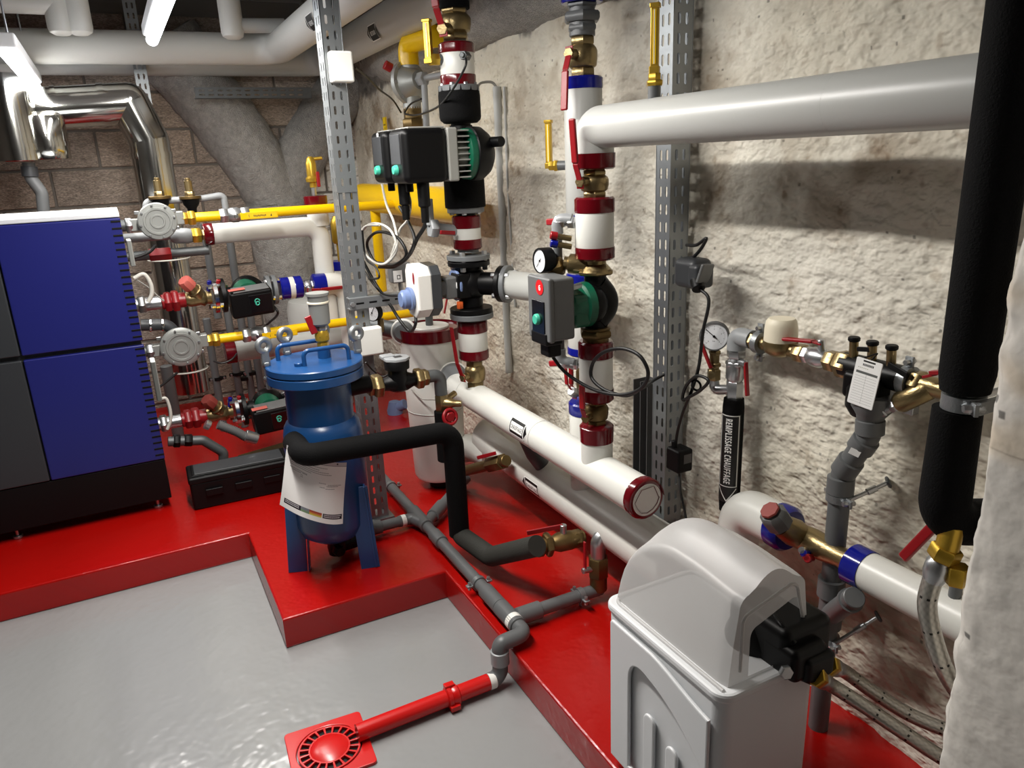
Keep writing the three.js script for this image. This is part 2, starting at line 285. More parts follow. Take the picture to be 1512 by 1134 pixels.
{ // concrete vault ribs on the back wall, forked like a Y
  const rough = tex(512, 512, (u, v) => { const a = fbm(u * 12, v * 12, 4, 140), s = fbm(u * 70, v * 70, 2, 141), t = .68 + .16 * (a - .5) + .1 * (s - .5); return [t, t * .985, t * .955]; }); rough.repeat.set(5, 1);
  const bt = tex(256, 256, (u, v) => fbm(u * 40, v * 40, 4, 142), false); bt.repeat.set(9, 2);
  const m = new THREE.MeshStandardMaterial({ map: rough, bumpMap: bt, bumpScale: .014, roughness: .95, side: THREE.DoubleSide });
  const B = (px, py, dz = 0) => onZ(px, py, BZ + dz), R = (px, py) => onX(px, py, WX + .03);
  const lump = (pts, r0, r1, k) => { const g = sweep(spline(pts, 70), t => r0 + (r1 - r0) * t, 36), p = g.attributes.position, n = g.attributes.normal; for (let i = 0; i < p.count; i++) { const d = .05 * (fbm(p.getX(i) * 5 + k, p.getY(i) * 5, 3, p.getZ(i) * 5) - .5) + .018 * (fbm(p.getX(i) * 22, p.getY(i) * 22, 3, p.getZ(i) * 22) - .5); p.setXYZ(i, p.getX(i) + n.getX(i) * d, p.getY(i) + n.getY(i) * d, p.getZ(i) + n.getZ(i) * d); } const q = clean(g); q.computeVertexNormals(); return q; };
  const gs = [lump([B(455, 640), B(440, 480), B(424, 380), B(408, 300)], .2, .2, 1), lump([B(425, 400), B(405, 290), B(352, 205), B(300, 140), B(240, 60)], .17, .2, 2), lump([B(425, 400), B(420, 300), B(452, 215), B(495, 150), B(545, 100, .05), R(605, 70), R(690, 25), R(800, -30), R(960, -110)], .15, .16, 3)];
  for (const g of gs) { const p = g.attributes.position, n = []; }
  struct('vault_rib', gs, m, 'rough grey concrete vault rib forking on the back wall', 'rib');
}
{ const bt = tex(256, 256, (u, v) => fbm(u * 30, v * 30, 4, 150), false); bt.repeat.set(5, 5);
  const ct = tex(512, 512, (u, v) => { const t = .62 + .2 * (fbm(u * 10, v * 10, 4, 151) - .5); return [t, t, t * .99]; });
  const m = new THREE.MeshStandardMaterial({ map: ct, bumpMap: bt, bumpScale: .008, roughness: .95 }), p = new THREE.MeshStandardMaterial({ color: 0x6c6862, roughness: .95, bumpMap: bt, bumpScale: .006 });
  struct('ceiling', box(V(-.55, CEIL + .06, -1.65), 4.5, .12, 6.9, .001), m, 'grey concrete ceiling', 'ceiling');
  struct('wall_left', box(V(-2.7, CEIL / 2, -1.65), .15, CEIL + .2, 6.9, .001), p, 'plain rendered wall on the far side of the room', 'wall');
  struct('wall_front', box(V(-.55, CEIL / 2, 1.75), 4.5, CEIL + .2, .15, .001), p, 'plain rendered wall opposite the block wall', 'wall');
}
// ---------------------------------------------------------------- ceiling battens
TUBES.forEach(([x, y, z, L, I], k) => {
  const t = thing('ceiling_batten', ['lit fluorescent batten hanging above the front of the boiler', 'lit fluorescent batten hanging in front of the limewashed wall', 'lit fluorescent batten above the flue pipes', 'lit fluorescent batten above the bare grey floor'][k], 'lamp', V(x, y, z));
  mesh(t, 'housing', box(V(x, y + .045, z), .07, .05, L + .04, .01), M.batten);
  mesh(t, 'tube', sweep([V(x, y + .004, z - L / 2), V(x, y + .004, z + L / 2)], .026, 16), M.tubeglow);
  each(t, 'hanger', [-.35, .35].map(d => cyl(V(x, y + .06, z + d * L), V(x, CEIL, z + d * L), .004, 8)), M.steel);
  const l = new THREE.RectAreaLight(0xfffaf3, I, .07, L); l.position.set(x, y - .026, z); l.lookAt(x, y - 2, z); l.castShadow = true; l.name = 'batten_light'; scene.add(l);
});

// ---------------------------------------------------------------- shared builders
function ballValve(name, label, a, b, r, stem, lever, L, o = {}) {
  const t = thing(name, label, 'valve', a, o.group), w = b.clone().sub(a).normalize(), H = a.distanceTo(b), bm = o.m || M.brass, P = s => a.clone().addScaledVector(w, s * H);
  mesh(t, 'body', [hex(P(0), P(.24), r * .92), rev(P(.22), P(.8), [[0, r * .8], [H * .06, r], [H * .24, r * 1.08], [H * .42, r * 1.08], [H * .5, r], [H * .58, r * .8]], 24), hex(P(.78), P(1), r * .92)], bm);
  const s = stem.clone().normalize(), c = P(o.at ?? .5), e = c.clone().addScaledVector(s, r * 1.08), f = e.clone().addScaledVector(s, r * .55);
  mesh(t, 'stem', [cyl(c, f, r * .36, 14), hex(f, f.clone().addScaledVector(s, r * .22), r * .42)], o.stemMat || bm);
  const d = lever.clone().normalize(), h0 = f.clone().addScaledVector(s, r * .1), h1 = h0.clone().addScaledVector(d, L * .3).addScaledVector(s, o.rise ?? r * .4), h2 = h1.clone().addScaledVector(d, L * .7), wd = d.clone().cross(s), W = o.w || r * .5;
  const hp = mesh(t, 'lever', [bar(h0.clone().addScaledVector(d, -r * .5), h0.clone().addScaledVector(d, r * .3), W * 1.3, .004, wd, .002), bar(h0, h1, W, .004, wd, .002), bar(h1, h2, W * .9, .004, wd, .002)], o.leverMat || M.redhandle);
  if (!o.bare) mesh(hp, 'grip', bar(lerp(h1, h2, .02), h2.clone().addScaledVector(d, .004), W * 1.12, .0095, wd, .004), M.redhandle);
  return t;
}
function sleeve(name, label, a, b, r, bands, o = {}) {   // bands: [t0, t1] fractions with coloured tape
  const t = thing(name, label, o.cat || 'pipe', a, o.group), P = s => lerp(a, b, s), H = a.distanceTo(b);
  mesh(t, 'jacket', rev(a, b, [[0, r * .45], [.001, r * .93], [.006, r], [H - .006, r], [H - .001, r * .93], [H, r * .45]], 36), o.m || M.jacket);
  for (const [s, e, m] of bands) { const A = P(s), B = P(e), h = A.distanceTo(B), end0 = s < .01, end1 = e > .99; mesh(t, 'tape_band', rev(A, B, [[end0 ? -.0015 : 0, end0 ? r * .5 : r], [end0 ? -.001 : 0, end0 ? r * .95 : r + .0012], [.004, r + .0022], [h * .5, r + .0018], [h - .004, r + .0022], [end1 ? h + .001 : h, end1 ? r * .95 : r + .0012], [end1 ? h + .0015 : h, end1 ? r * .5 : r]], 36), m || M.bandred, m === M.bandblue ? 'glossy blue tape' : 'glossy dark red tape'); }
  return t;
}
const boltRing = (c, n, R, k, r, h, a0 = 0) => { const [u, v, w] = basis(n); const o = []; for (let i = 0; i < k; i++) { const a = a0 + i / k * Math.PI * 2, p = c.clone().addScaledVector(u, R * Math.cos(a)).addScaledVector(v, R * Math.sin(a)); o.push(hex(p.clone().addScaledVector(w, -h / 2), p.clone().addScaledVector(w, h / 2), r)); } return o; };
const flange = (c, n, R, h, hub = R * .55) => { const w = n.clone().normalize(), a = c.clone().addScaledVector(w, -h / 2), b = c.clone().addScaledVector(w, h / 2); return rev(a, b, [[0, R - .002], [.002, R], [h - .002, R], [h, R - .002]], 32); };
function gauge(name, label, c, n, R, o = {}) {           // dial c = centre of face, n = outward
  const t = thing(name, label, 'gauge', c.clone().addScaledVector(n, -o.d || -.03)), [u, v, w] = basis(n), d = o.d || .03;
  const b0 = c.clone().addScaledVector(w, -d);
  mesh(t, 'case', rev(b0, c, [[0, R * .9], [.003, R], [d, R], [d + .003, R * .97], [d + .003, R * .9], [d - .002, R * .9]], 36), o.m || M.black);
  const face = new THREE.CircleGeometry(R * .91, 40); face.applyMatrix4(new THREE.Matrix4().makeBasis(u, v, w).setPosition(c.clone().addScaledVector(w, -.0005)));
  M.dial ||= new THREE.MeshStandardMaterial({ roughness: .6, map: canvasTex(256, 256, (g, W) => { g.fillStyle = '#e9ebee'; g.fillRect(0, 0, W, W); g.translate(W / 2, W / 2); g.strokeStyle = '#222'; for (let i = 0; i <= 40; i++) { const a = (135 + i * 6.75) * D2R, l = i % 5 ? 8 : 16; g.lineWidth = i % 5 ? 1.5 : 3; g.beginPath(); g.moveTo(Math.cos(a) * 104, Math.sin(a) * 104); g.lineTo(Math.cos(a) * (104 - l), Math.sin(a) * (104 - l)); g.stroke(); } g.fillStyle = '#222'; g.font = '20px sans-serif'; g.textAlign = 'center'; for (let i = 0; i <= 4; i++) { const a = (135 + i * 67.5) * D2R; g.fillText(String(i), Math.cos(a) * 72, Math.sin(a) * 72 + 7); } g.font = '18px sans-serif'; g.fillText('bar', 0, 52); }) });
  mesh(t, 'dial', face, M.dial, 'white dial with black scale');
  const q = (o.needle ?? 215) * D2R, nd = u.clone().multiplyScalar(Math.cos(q)).addScaledVector(v, Math.sin(q)), p = c.clone().addScaledVector(w, .0012);
  mesh(t, 'needle', [bar(p.clone().addScaledVector(nd, -R * .3), p.clone().addScaledVector(nd, R * .72), R * .055, .0008, nd.clone().cross(w)), cyl(p.clone().addScaledVector(w, -.001), p.clone().addScaledVector(w, .001), R * .09, 12)], M.black);
  if (o.stem) mesh(t, 'stem', o.stem.map(([a, b, r]) => hex(a, b, r)), o.stemMat || M.brass, 'brass stem');
  return t;
}
function pipeClamp(label, c, ax, r, o = {}) {            // split clip around a pipe
  const t = thing('pipe_clamp', label, 'clamp', c, o.group), w = ax.clone().normalize(), s = (o.side || X).clone().addScaledVector(w, -(o.side || X).dot(w)).normalize(), h = .009, m = o.m || M.galv;
  mesh(t, 'ring', rev(c.clone().addScaledVector(w, -h), c.clone().addScaledVector(w, h), [[0, r + .0005], [0, r + .004], [2 * h, r + .004], [2 * h, r + .0005]], 28), m);
  for (const k of [-1, 1]) { const e = c.clone().addScaledVector(s, k * (r + .013)), g = w.clone().cross(s).normalize(); mesh(t, 'lug', [bar(c.clone().addScaledVector(s, k * r), c.clone().addScaledVector(s, k * (r + .024)), 2 * h, .006, w, .001)], m); mesh(t, 'bolt', hex(e.clone().addScaledVector(g, -.014), e.clone().addScaledVector(g, .014), .006), M.steel); }
  return t;
}
const socket = (a, b, r) => { const L = a.distanceTo(b); return rev(a, b, [[0, r], [.002, r + .003], [L - .002, r + .003], [L, r]], 26); };
function sticker(parent, name, tx, rough = .55) { }
function decal(parent, name, c, u, v, w, h, texture, rough = .5, thick = .0008, label) {   // thin printed plate
  const n = u.clone().cross(v).normalize(), g = new THREE.PlaneGeometry(w, h); g.applyMatrix4(new THREE.Matrix4().makeBasis(u, v, n).setPosition(c.clone().addScaledVector(n, thick)));
  return mesh(parent, name, g, texture.isMaterial ? texture : new THREE.MeshStandardMaterial({ map: texture, roughness: rough, side: THREE.DoubleSide }), label);
}
// label wrapped on a pipe: centre angle direction dir, along axis
function wrapLabel(parent, c, ax, dir, r, len, arc, texture, flip = false) {
  const w = ax.clone().normalize(), u = dir.clone().addScaledVector(w, -dir.dot(w)).normalize(), v = w.clone().cross(u), pos = [], nor = [], uv = [], idx = [], n = 10;
  for (let j = 0; j <= n; j++) { const a = (j / n - .5) * arc / r, m = u.clone().multiplyScalar(Math.cos(a)).addScaledVector(v, Math.sin(a)); for (const e of [0, 1]) { const p = c.clone().addScaledVector(w, (e - .5) * len).addScaledVector(m, r + .0008); pos.push(p.x, p.y, p.z); nor.push(m.x, m.y, m.z); uv.push(flip ? 1 - e : e, flip ? j / n : 1 - j / n); } }
  for (let j = 0; j < n; j++) { const b = j * 2; idx.push(b, b + 2, b + 1, b + 1, b + 2, b + 3); }
  return mesh(parent, 'flow_label', fromArrays(pos, nor, uv, idx), texture, 'black and white arrow label');
}
const arrowTex = (txt, dark = false, left = false) => new THREE.MeshStandardMaterial({ roughness: .45, transparent: true, alphaTest: .5, side: THREE.DoubleSide, map: canvasTex(512, 192, (g, W, h) => { g.clearRect(0, 0, W, h); if (left) { g.translate(W, 0); g.scale(-1, 1); } g.fillStyle = '#f4f4f0'; g.beginPath(); g.moveTo(0, 0); g.lineTo(410, 0); g.lineTo(512, h / 2); g.lineTo(410, h); g.lineTo(0, h); g.fill(); g.fillStyle = '#0a0a0a'; g.fillRect(10, 10, 385, h - 20); g.beginPath(); g.moveTo(412, 12); g.lineTo(498, h / 2); g.lineTo(412, h - 12); g.fill(); g.fillStyle = dark ? '#8a8a86' : '#f4f4f0'; if (!dark) g.fillRect(34, 46, 340, h - 92); if (left) { g.scale(-1, 1); g.translate(-404, 0); } g.fillStyle = dark ? '#d8d8d4' : '#0a0a0a'; g.font = 'bold 66px sans-serif'; g.textAlign = 'center'; g.textBaseline = 'middle'; g.fillText(txt, 202, h / 2 + 4, 320); }) });

// ---------------------------------------------------------------- boiler
{
  const bx1 = .02, bx0 = -.86, bz = -3.32, zb = -3.86, top = 1.354, t = thing('boiler', 'tall blue and charcoal boiler standing on the red plinth', 'boiler', V((bx0 + bx1) / 2, PH, (bz + zb) / 2));
  const W = bx1 - bx0, cx = (bx0 + bx1) / 2, cz = (bz + zb) / 2;
  mesh(t, 'casing', box(V(cx, (.16 + top) / 2, cz - .012), W - .012, top - .17, bz - zb - .03, .004), M.darkgrey);
  mesh(t, 'top_panel', box(V(cx, top - .006, cz), W, .018, bz - zb, .004), M.boilertop, 'pale grey top panel');
  mesh(t, 'base_panel', box(V(cx, .245, bz - .02), W - .004, .178, .03, .003), M.black, 'black base panel');
  for (const [x0, x1, m] of [[-.398, bx1, M.boilerblue], [bx0, -.403, M.boilergrey]]) for (const [y0, y1] of [[.338, .834], [.852, top - .017]]) mesh(t, 'front_panel', box(V((x0 + x1) / 2, (y0 + y1) / 2, bz - .012), x1 - x0, y1 - y0, .026, .005), m, m === M.boilerblue ? 'dark blue front panel' : 'charcoal front panel');
  for (const [y0, y1] of [[.36, .82], [.87, top - .03]]) { const n = Math.round((y1 - y0) / .0275); for (let i = 0; i <= n; i++) mesh(t, 'vent_slot', box(V(bx1 - .017, y0 + (y1 - y0) * i / n, bz + .0016), .034, .0075, .0025, .001), M.black, 'black vent slot'); }
  for (const x of [bx1 - .06, bx0 + .3, bx0 + .05]) for (const z of [bz - .05, zb + .06]) mesh(t, 'foot', [cyl(V(x, PH, z), V(x, PH + .012, z), .018, 16), cyl(V(x, PH + .01, z), V(x, .17, z), .007, 10)], M.steel);
  each(t, 'side_bracket', [box(onX(193, 373, bx1 + .004), .012, .07, .05, .003), box(onX(230, 560, bx1 + .004), .012, .1, .05, .003)], M.alu);
}
// condensate trap and flue pipes --------------------------------------------------
const FZ = -4.5;
{
  const t = thing('flue_pipe', 'polished stainless flue pipe rising behind the boiler with an elbow', 'flue', V(.23, PH, FZ), 'stainless flues');
  const fx = .228, r = .099, e1 = onZ(232, 200, FZ), e0 = onZ(190, 152, FZ), L = onZ(22, 163, FZ);
  const top = V(fx, rowY(207, fx, FZ), FZ), low = V(fx, .3, FZ);
  mesh(t, 'stack', rev(low, top, [[0, r], [.5, r], [.5, r + .004], [.53, r + .004], [.53, r], [top.y - low.y - .09, r], [top.y - low.y - .09, r + .004], [top.y - low.y - .06, r + .004], [top.y - low.y - .06, r], [top.y - low.y, r]], 40), M.flue);
  const k = lerp(top, V(e0.x, e0.y, FZ), .0), a45 = V(e0.x, e0.y, FZ);
  mesh(t, 'elbow', [sweep([top, lerp(top, a45, .5), a45], r, 40, false), ball(top, r), ball(a45, r)], M.flue);
  const h0 = V(L.x, L.y, FZ); const HL = a45.distanceTo(h0);
  mesh(t, 'cross_pipe', rev(a45, h0, [[0, r * .99], [.02, r], [.1, r], [.1, r + .004], [.13, r + .004], [.13, r], [HL * .62, r], [HL * .62, r + .004], [HL * .66, r + .004], [HL * .66, r], [HL - .04, r * .97], [HL, r * .8]], 40), M.flue);
  for (const [px, py] of [[255, 382], [274, 545]]) { const c = V(fx, rowY(py, fx, FZ), FZ); mesh(t, 'wire_tie', torus(c, Y, r + .006, .004, 6, 30), M.cablewhite); }
  const u = thing('flue_pipe', 'stainless flue tee with a drain cap above the condensate trap', 'flue', V(-.3, 1.5, -4.42), 'stainless flues');
  const tx = -.29, tz = -4.4, y0 = rowY(238, tx, tz);
  mesh(u, 'tee_pipe', rev(V(tx - .06, y0, tz), V(tx - .06, 1.96, tz), [[0, r * .96], [.004, r], [.05, r], [.05, r + .005], [.08, r + .005], [.08, r], [1.96 - y0, r]], 36), M.flue);
  mesh(u, 'drain_tee', rev(V(tx + .07, y0 + .005, tz - .02), V(tx + .07, 1.75, tz - .02), [[0, .085], [.004, .088], [.06, .088], [.06, .092], [.08, .092], [.08, .088], [.18, .088], [.2, .08]], 32), M.flue);
  const d = thing('drain_trap', 'dark grey condensate drain pipe under the stainless flue tee', 'pipe', V(tx + .06, y0 - .3, tz));
  const p0 = onZ(42, 240, tz - .01), p1 = onZ(45, 262, tz - .01), p2 = onZ(62, 285, tz - .01), p3 = onZ(65, 318, tz - .01);
  mesh(d, 'drain_pipe', tube([p0, p1, p2, p3], .028, .06), M.pvc);
  mesh(d, 'union_nut', cyl(lerp(p0, p1, .25), lerp(p0, p1, .95), .036, 20), M.darkgrey);
}
// gas filters, gas pipes ------------------------------------------------------------
const GZ = -3.55;
function gasFilter(label, px, py, Rpx) {
  const c = onZ(px, py, GZ + .045), R = mm(Rpx, c), t = thing('gas_regulator', label, 'regulator', off(c, 0, -R, 0), 'gas regulators beside the boiler');
  mesh(t, 'cover', rev(off(c, 0, 0, -.05), c, [[0, R * .86], [.004, R * .93], [.03, R * .93], [.032, R], [.042, R], [.046, R * .95], [.047, R * .74], [.051, R * .72], [.051, R * .62], [.047, R * .6], [.047, R * .4], [.051, R * .38], [.051, R * .3], [.048, R * .28]], 44), M.alu, 'round ribbed aluminium cover');
  each(t, 'screw', boltRing(off(c, 0, 0, .0), Zv, R * .88, 8, .005, .01, .2), M.steel);
  mesh(t, 'body', [box(off(c, -R * 1.05, -.012, -.075), .05, .05, .05, .004), box(off(c, R * 1.0, .005, -.075), .06, .055, .055, .004), ball(off(c, 0, 0, -.07), R * .8, 1, 1, .6)], M.alu);
  each(t, 'test_nipple', [box(off(c, R * .92, R * .5, -.05), .018, .014, .014, .002), box(off(c, R * .95, -R * .45, -.05), .02, .014, .014, .002), box(off(c, -R * .95, R * .5, -.05), .02, .014, .014, .002)], M.steel);
  const w = thing('gas_inlet_pipe', 'short steel gas pipe between the boiler and the ' + (py < 400 ? 'higher' : 'lower') + ' round regulator', 'pipe', V(.02, c.y, GZ - .03));
  mesh(w, 'pipe', cyl(V(.01, c.y - .012, GZ - .03), V(c.x - R * 1.1, c.y - .012, GZ - .03), .024, 20), M.iron); mesh(w, 'nut', hex(V(c.x - R * 1.6, c.y - .012, GZ - .03), V(c.x - R * 1.25, c.y - .012, GZ - .03), .034), M.steel);
  return [c, R];
}
function gasLine(c, R, y, xEnd, n) {
  const z = GZ - .03, x0 = c.x + R * 1.35, P = d => V(x0 + d, y, z);
  const t = thing('gas_pipe', `long yellow gas pipe leading from the ${n} round regulator`, 'pipe', P(0), 'yellow gas pipes');
  mesh(t, 'pipe', [cyl(P(.05), P(.16), .021, 20), cyl(P(.27), V(xEnd, y, z), .021, 20)], M.yellow); mesh(t, 'union', [hex(P(-.01), P(.02), .028), hex(P(.02), P(.05), .033)], M.gold);
  const q = thing('gas_valve', `nickel gas ball valve with yellow lever on the pipe of the ${n} regulator`, 'valve', P(.15));
  mesh(q, 'body', [hex(P(.15), P(.185), .034), rev(P(.185), P(.245), [[0, .026], [.015, .033], [.04, .033], [.06, .026]], 22), hex(P(.24), P(.275), .034)], M.steel);
  mesh(q, 'stem', cyl(P(.215), off(P(.215), 0, -.004, .05), .011, 14), M.chrome);
  mesh(q, 'lever', [box(off(P(.31), 0, -.006, .048), .16, .03, .006, .002)], M.yellow, 'yellow lever with printed lettering');
  decal(q, 'print', off(P(.32), 0, -.006, .0515), X, Y, .13, .022, M.gasPrint ||= canvasTex(256, 44, (g, W, h) => { g.fillStyle = '#e8bb00'; g.fillRect(0, 0, W, h); g.fillStyle = '#222'; for (let k = 0; k < 9; k++) g.fillRect(60 + k * 12, 14 + (k * 7 % 5), 7, 16); g.fillRect(20, 10, 4, 24); g.beginPath(); g.moveTo(200, 34); g.lineTo(208, 12); g.lineTo(216, 34); g.fill(); }), .5, .0004);
}
{
  const [c, R] = gasFilter('round grey gas regulator on the higher yellow pipe', 233, 327, 27), [d, S] = gasFilter('round grey gas regulator on the lower yellow pipe', 268, 513, 29);
  const ya = onZ(278, 322, GZ - .03).y, yb = onZ(312, 502, GZ - .03).y;
  gasLine(c, R, ya, 1.25, 'higher'); gasLine(d, S, yb, 1.34, 'lower');
  // fat yellow collector and downpipe
  const t = thing('gas_main', 'fat yellow gas main behind the twin pump', 'pipe', V(1.3, 1.3, -3.6)); const A = onX(528, 285, 1.28), B = onX(672, 303, 1.28), y = (A.y + B.y) / 2;
  mesh(t, 'main_pipe', [sweep([V(1.28, A.y - .02, -4.3), V(1.28, A.y - .02, -2.9)], .075, 28), ball(V(1.28, A.y - .02, -2.9), .075, 1, 1, .5)], M.yellow);
  const u = thing('gas_pipe', 'vertical yellow gas pipe dropping below the fat gas main', 'pipe', V(1.28, .8, -3.55), 'yellow gas pipes');
  const zx = onX(560, 380, 1.27); mesh(u, 'pipe', cyl(V(1.27, 1.3, zx.z), V(1.27, rowY(430, 1.27, zx.z), zx.z), .027, 20), M.yellow);
}
// ---------------------------------------------------------------- heating pumps at the boiler
const BPZ = -3.68;
function boilerCircuit(n, y, px0, pipes) {
  const P = (px, py = 0) => V(onZ(px, py, BPZ).x, y, BPZ), a = V(.015, y, BPZ), gr = 'boiler pump sets';
  const [xr, xv, xf, xp0, xp1] = pipes.map(([p, q]) => onZ(p, q, BPZ).x), at = x => V(x, y, BPZ);
  let t = thing('boiler_outlet_pipe', `short steel pipe leaving the boiler towards the ${n} red coupling`, 'pipe', a);
  mesh(t, 'pipe', cyl(a, at(xr), .03, 20), M.steel); mesh(t, 'nut', hex(at(.03), at(.06), .04), M.steel);
  t = thing('check_valve', `red hexagonal pipe coupling beside the ${n} brass balancing valve`, 'valve', at(xr));
  const w = xv - xr; mesh(t, 'body', [cyl(at(xr), at(xv), .034, 20), hex(at(xr + w * .12), at(xr + w * .4), .046), hex(at(xr + w * .42), at(xr + w * .72), .05)], M.redhandle);
  t = thing('balancing_valve', `brass balancing valve with a faded red knob before the ${n} boiler pump`, 'valve', at(xv));
  const c = at((xv + xf) / 2), k = V(-.55, .75, .35).normalize();
  mesh(t, 'body', [rev(at(xv), at(xf - .03), [[0, .03], [.02, .036], [.06, .032], [(xf - xv) * .55, .04], [(xf - xv) - .05, .03], [(xf - xv) - .03, .034]], 24), rev(c, c.clone().addScaledVector(k, .075), [[0, .03], [.03, .032], [.055, .028], [.075, .024]], 22), torus(c.clone().addScaledVector(k, .05), k, .031, .006)], M.brass);
  mesh(t, 'knob', rev(c.clone().addScaledVector(k, .072), c.clone().addScaledVector(k, .125), [[0, .022], [.006, .032], [.042, .033], [.053, .026]], 8, 0, true), n === 'higher' ? M.salmon : M.rustred, 'faded red knob');
  for (const [d, m] of [[.02, M.bandblue], [.06, M.redhandle]]) { const b = off(c, d + .01, .03, .02); mesh(t, 'test_point', [cyl(b, off(b, .006, .03, .01), .008, 10), cyl(off(b, .006, .03, .01), off(b, .009, .048, .014), .01, 10)], m); }
  t = thing('boiler_pump', `black circulation pump of the ${n} boiler circuit with green head`, 'pump', V((xp0 + xp1) / 2, y - .09, BPZ), gr);
  for (const x of [xf - .012, xf + .022]) mesh(t, 'flange', flange(at(x), X, .078, .02), x < xf ? M.chrome : M.castblack);
  each(t, 'bolt', boltRing(at(xf), X, .062, 4, .011, .085, .6), M.chrome);
  mesh(t, 'volute', [cyl(at(xf + .03), at(xp1), .036, 20), rev(off(at((xf + xp1) / 2 + .02), 0, 0, -.06), off(at((xf + xp1) / 2 + .02), 0, 0, .05), [[0, .05], [.03, .078], [.08, .078], [.11, .06]], 28)], M.castblack);
  const mx = (xp0 + xp1) / 2 - .018, hz = BPZ + .11;
  mesh(t, 'motor_head', rev(V(mx, y + .008, BPZ + .03), V(mx, y + .008, hz), [[0, .062], [.02, .06], [.08, .052]], 24), M.green, 'green motor head');
  const q = quatOf(V(1, .05, 0), V(-.05, 1, .12));
  mesh(t, 'control_box', box(V(mx, y - .018, hz + .04), xp1 - xp0 + .0, .118, .09, .012, q), M.black);
  mesh(t, 'top_strip', box(V(mx, y + .043, hz + .05), xp1 - xp0 - .03, .006, .085, .002, q), M.midgrey);
  mesh(t, 'warning_strip', box(V(mx - .06, y + .0465, hz + .075), .07, .003, .03, .001, q), M.salmon, 'red warning strip');
  const d = mesh(t, 'display', box(V(mx + .035, y - .024, hz + .0835), .1, .085, .006, .003, q), M.screen);
  mesh(d, 'logo', [torus(V(mx + .02, y - .012, hz + .0885), Zv, .01, .0026, 6, 20, 4.4), torus(V(mx + .02, y - .022, hz + .0875), Zv, .008, .0026, 6, 20)], M.teal, 'glowing teal symbol');
  for (const x of [xp1 - .006, xp1 + .022]) mesh(t, 'flange', flange(at(x), X, .07, .018), M.castgrey);
  each(t, 'bolt', boltRing(at(xp1 + .008), X, .056, 4, .01, .075, .6), M.chrome);
  return at;
}
{
  const y = onZ(322, 437, BPZ).y, at = boilerCircuit('higher', y, 205, [[240, 455], [275, 448], [322, 437], [338, 437], [398, 430]]);
  const x0 = onZ(414, 430, BPZ).x, x1 = onZ(446, 428, BPZ).x, x2 = onZ(463, 425, BPZ).x, x3 = onZ(512, 420, BPZ).x;
  sleeve('pipe_sleeve', 'white pipe sleeve with two blue tape bands beside the boiler pump flange', at(x0), at(x1), .052, [[0, .4, M.bandblue], [.63, 1, M.bandblue]]);
  ballValve('ball_valve', 'nickel ball valve with long red lever between blue-banded white pipes', at(x1), at(x2), .03, V(0, -.25, 1), X, .15, { m: M.steel });
  let t = thing('insulated_pipe', 'white insulated pipe with a blue end band turning down behind the perforated upright', 'pipe', at(x2));
  mesh(t, 'jacket', tube([at(x2), at(x3), V(x3, .4, BPZ)], .052, .09, 30), M.jacket); mesh(t, 'tape_band', rev(at(x2 - .002), at(x2 + .06), [[0, .02], [0, .05], [.004, .055], [.06, .054]], 30), M.bandblue);
  // air vent on a short white riser behind the upright
  const vp = onZ(503, 390, -3.95); t = thing('insulated_pipe', 'white pipe stub with a blue cap behind the perforated upright', 'pipe', V(vp.x, .9, -3.95));
  mesh(t, 'jacket', cyl(V(vp.x, .6, -3.95), V(vp.x, rowY(396, vp.x, -3.95), -3.95), .05, 26), M.jacket); mesh(t, 'tape_band', cyl(V(vp.x, rowY(398, vp.x, -3.95), -3.95), V(vp.x, rowY(385, vp.x, -3.95), -3.95), .053, 26), M.bandblue);
  t = thing('air_vent', 'small brass air vent above the blue pipe cap', 'vent', V(vp.x, rowY(385, vp.x, -3.95), -3.95));
  mesh(t, 'body', rev(V(vp.x, rowY(385, vp.x, -3.95), -3.95), V(vp.x, rowY(325, vp.x, -3.95), -3.95), [[0, .012], [.09, .012], [.09, .022], [.1, .03], [.2, .03], [.23, .015]], 20), M.gold);
}
{ const y = onZ(355, 605, BPZ).y; boilerCircuit('lower', y, 245, [[268, 620], [305, 612], [353, 605], [370, 600], [428, 595]]); }
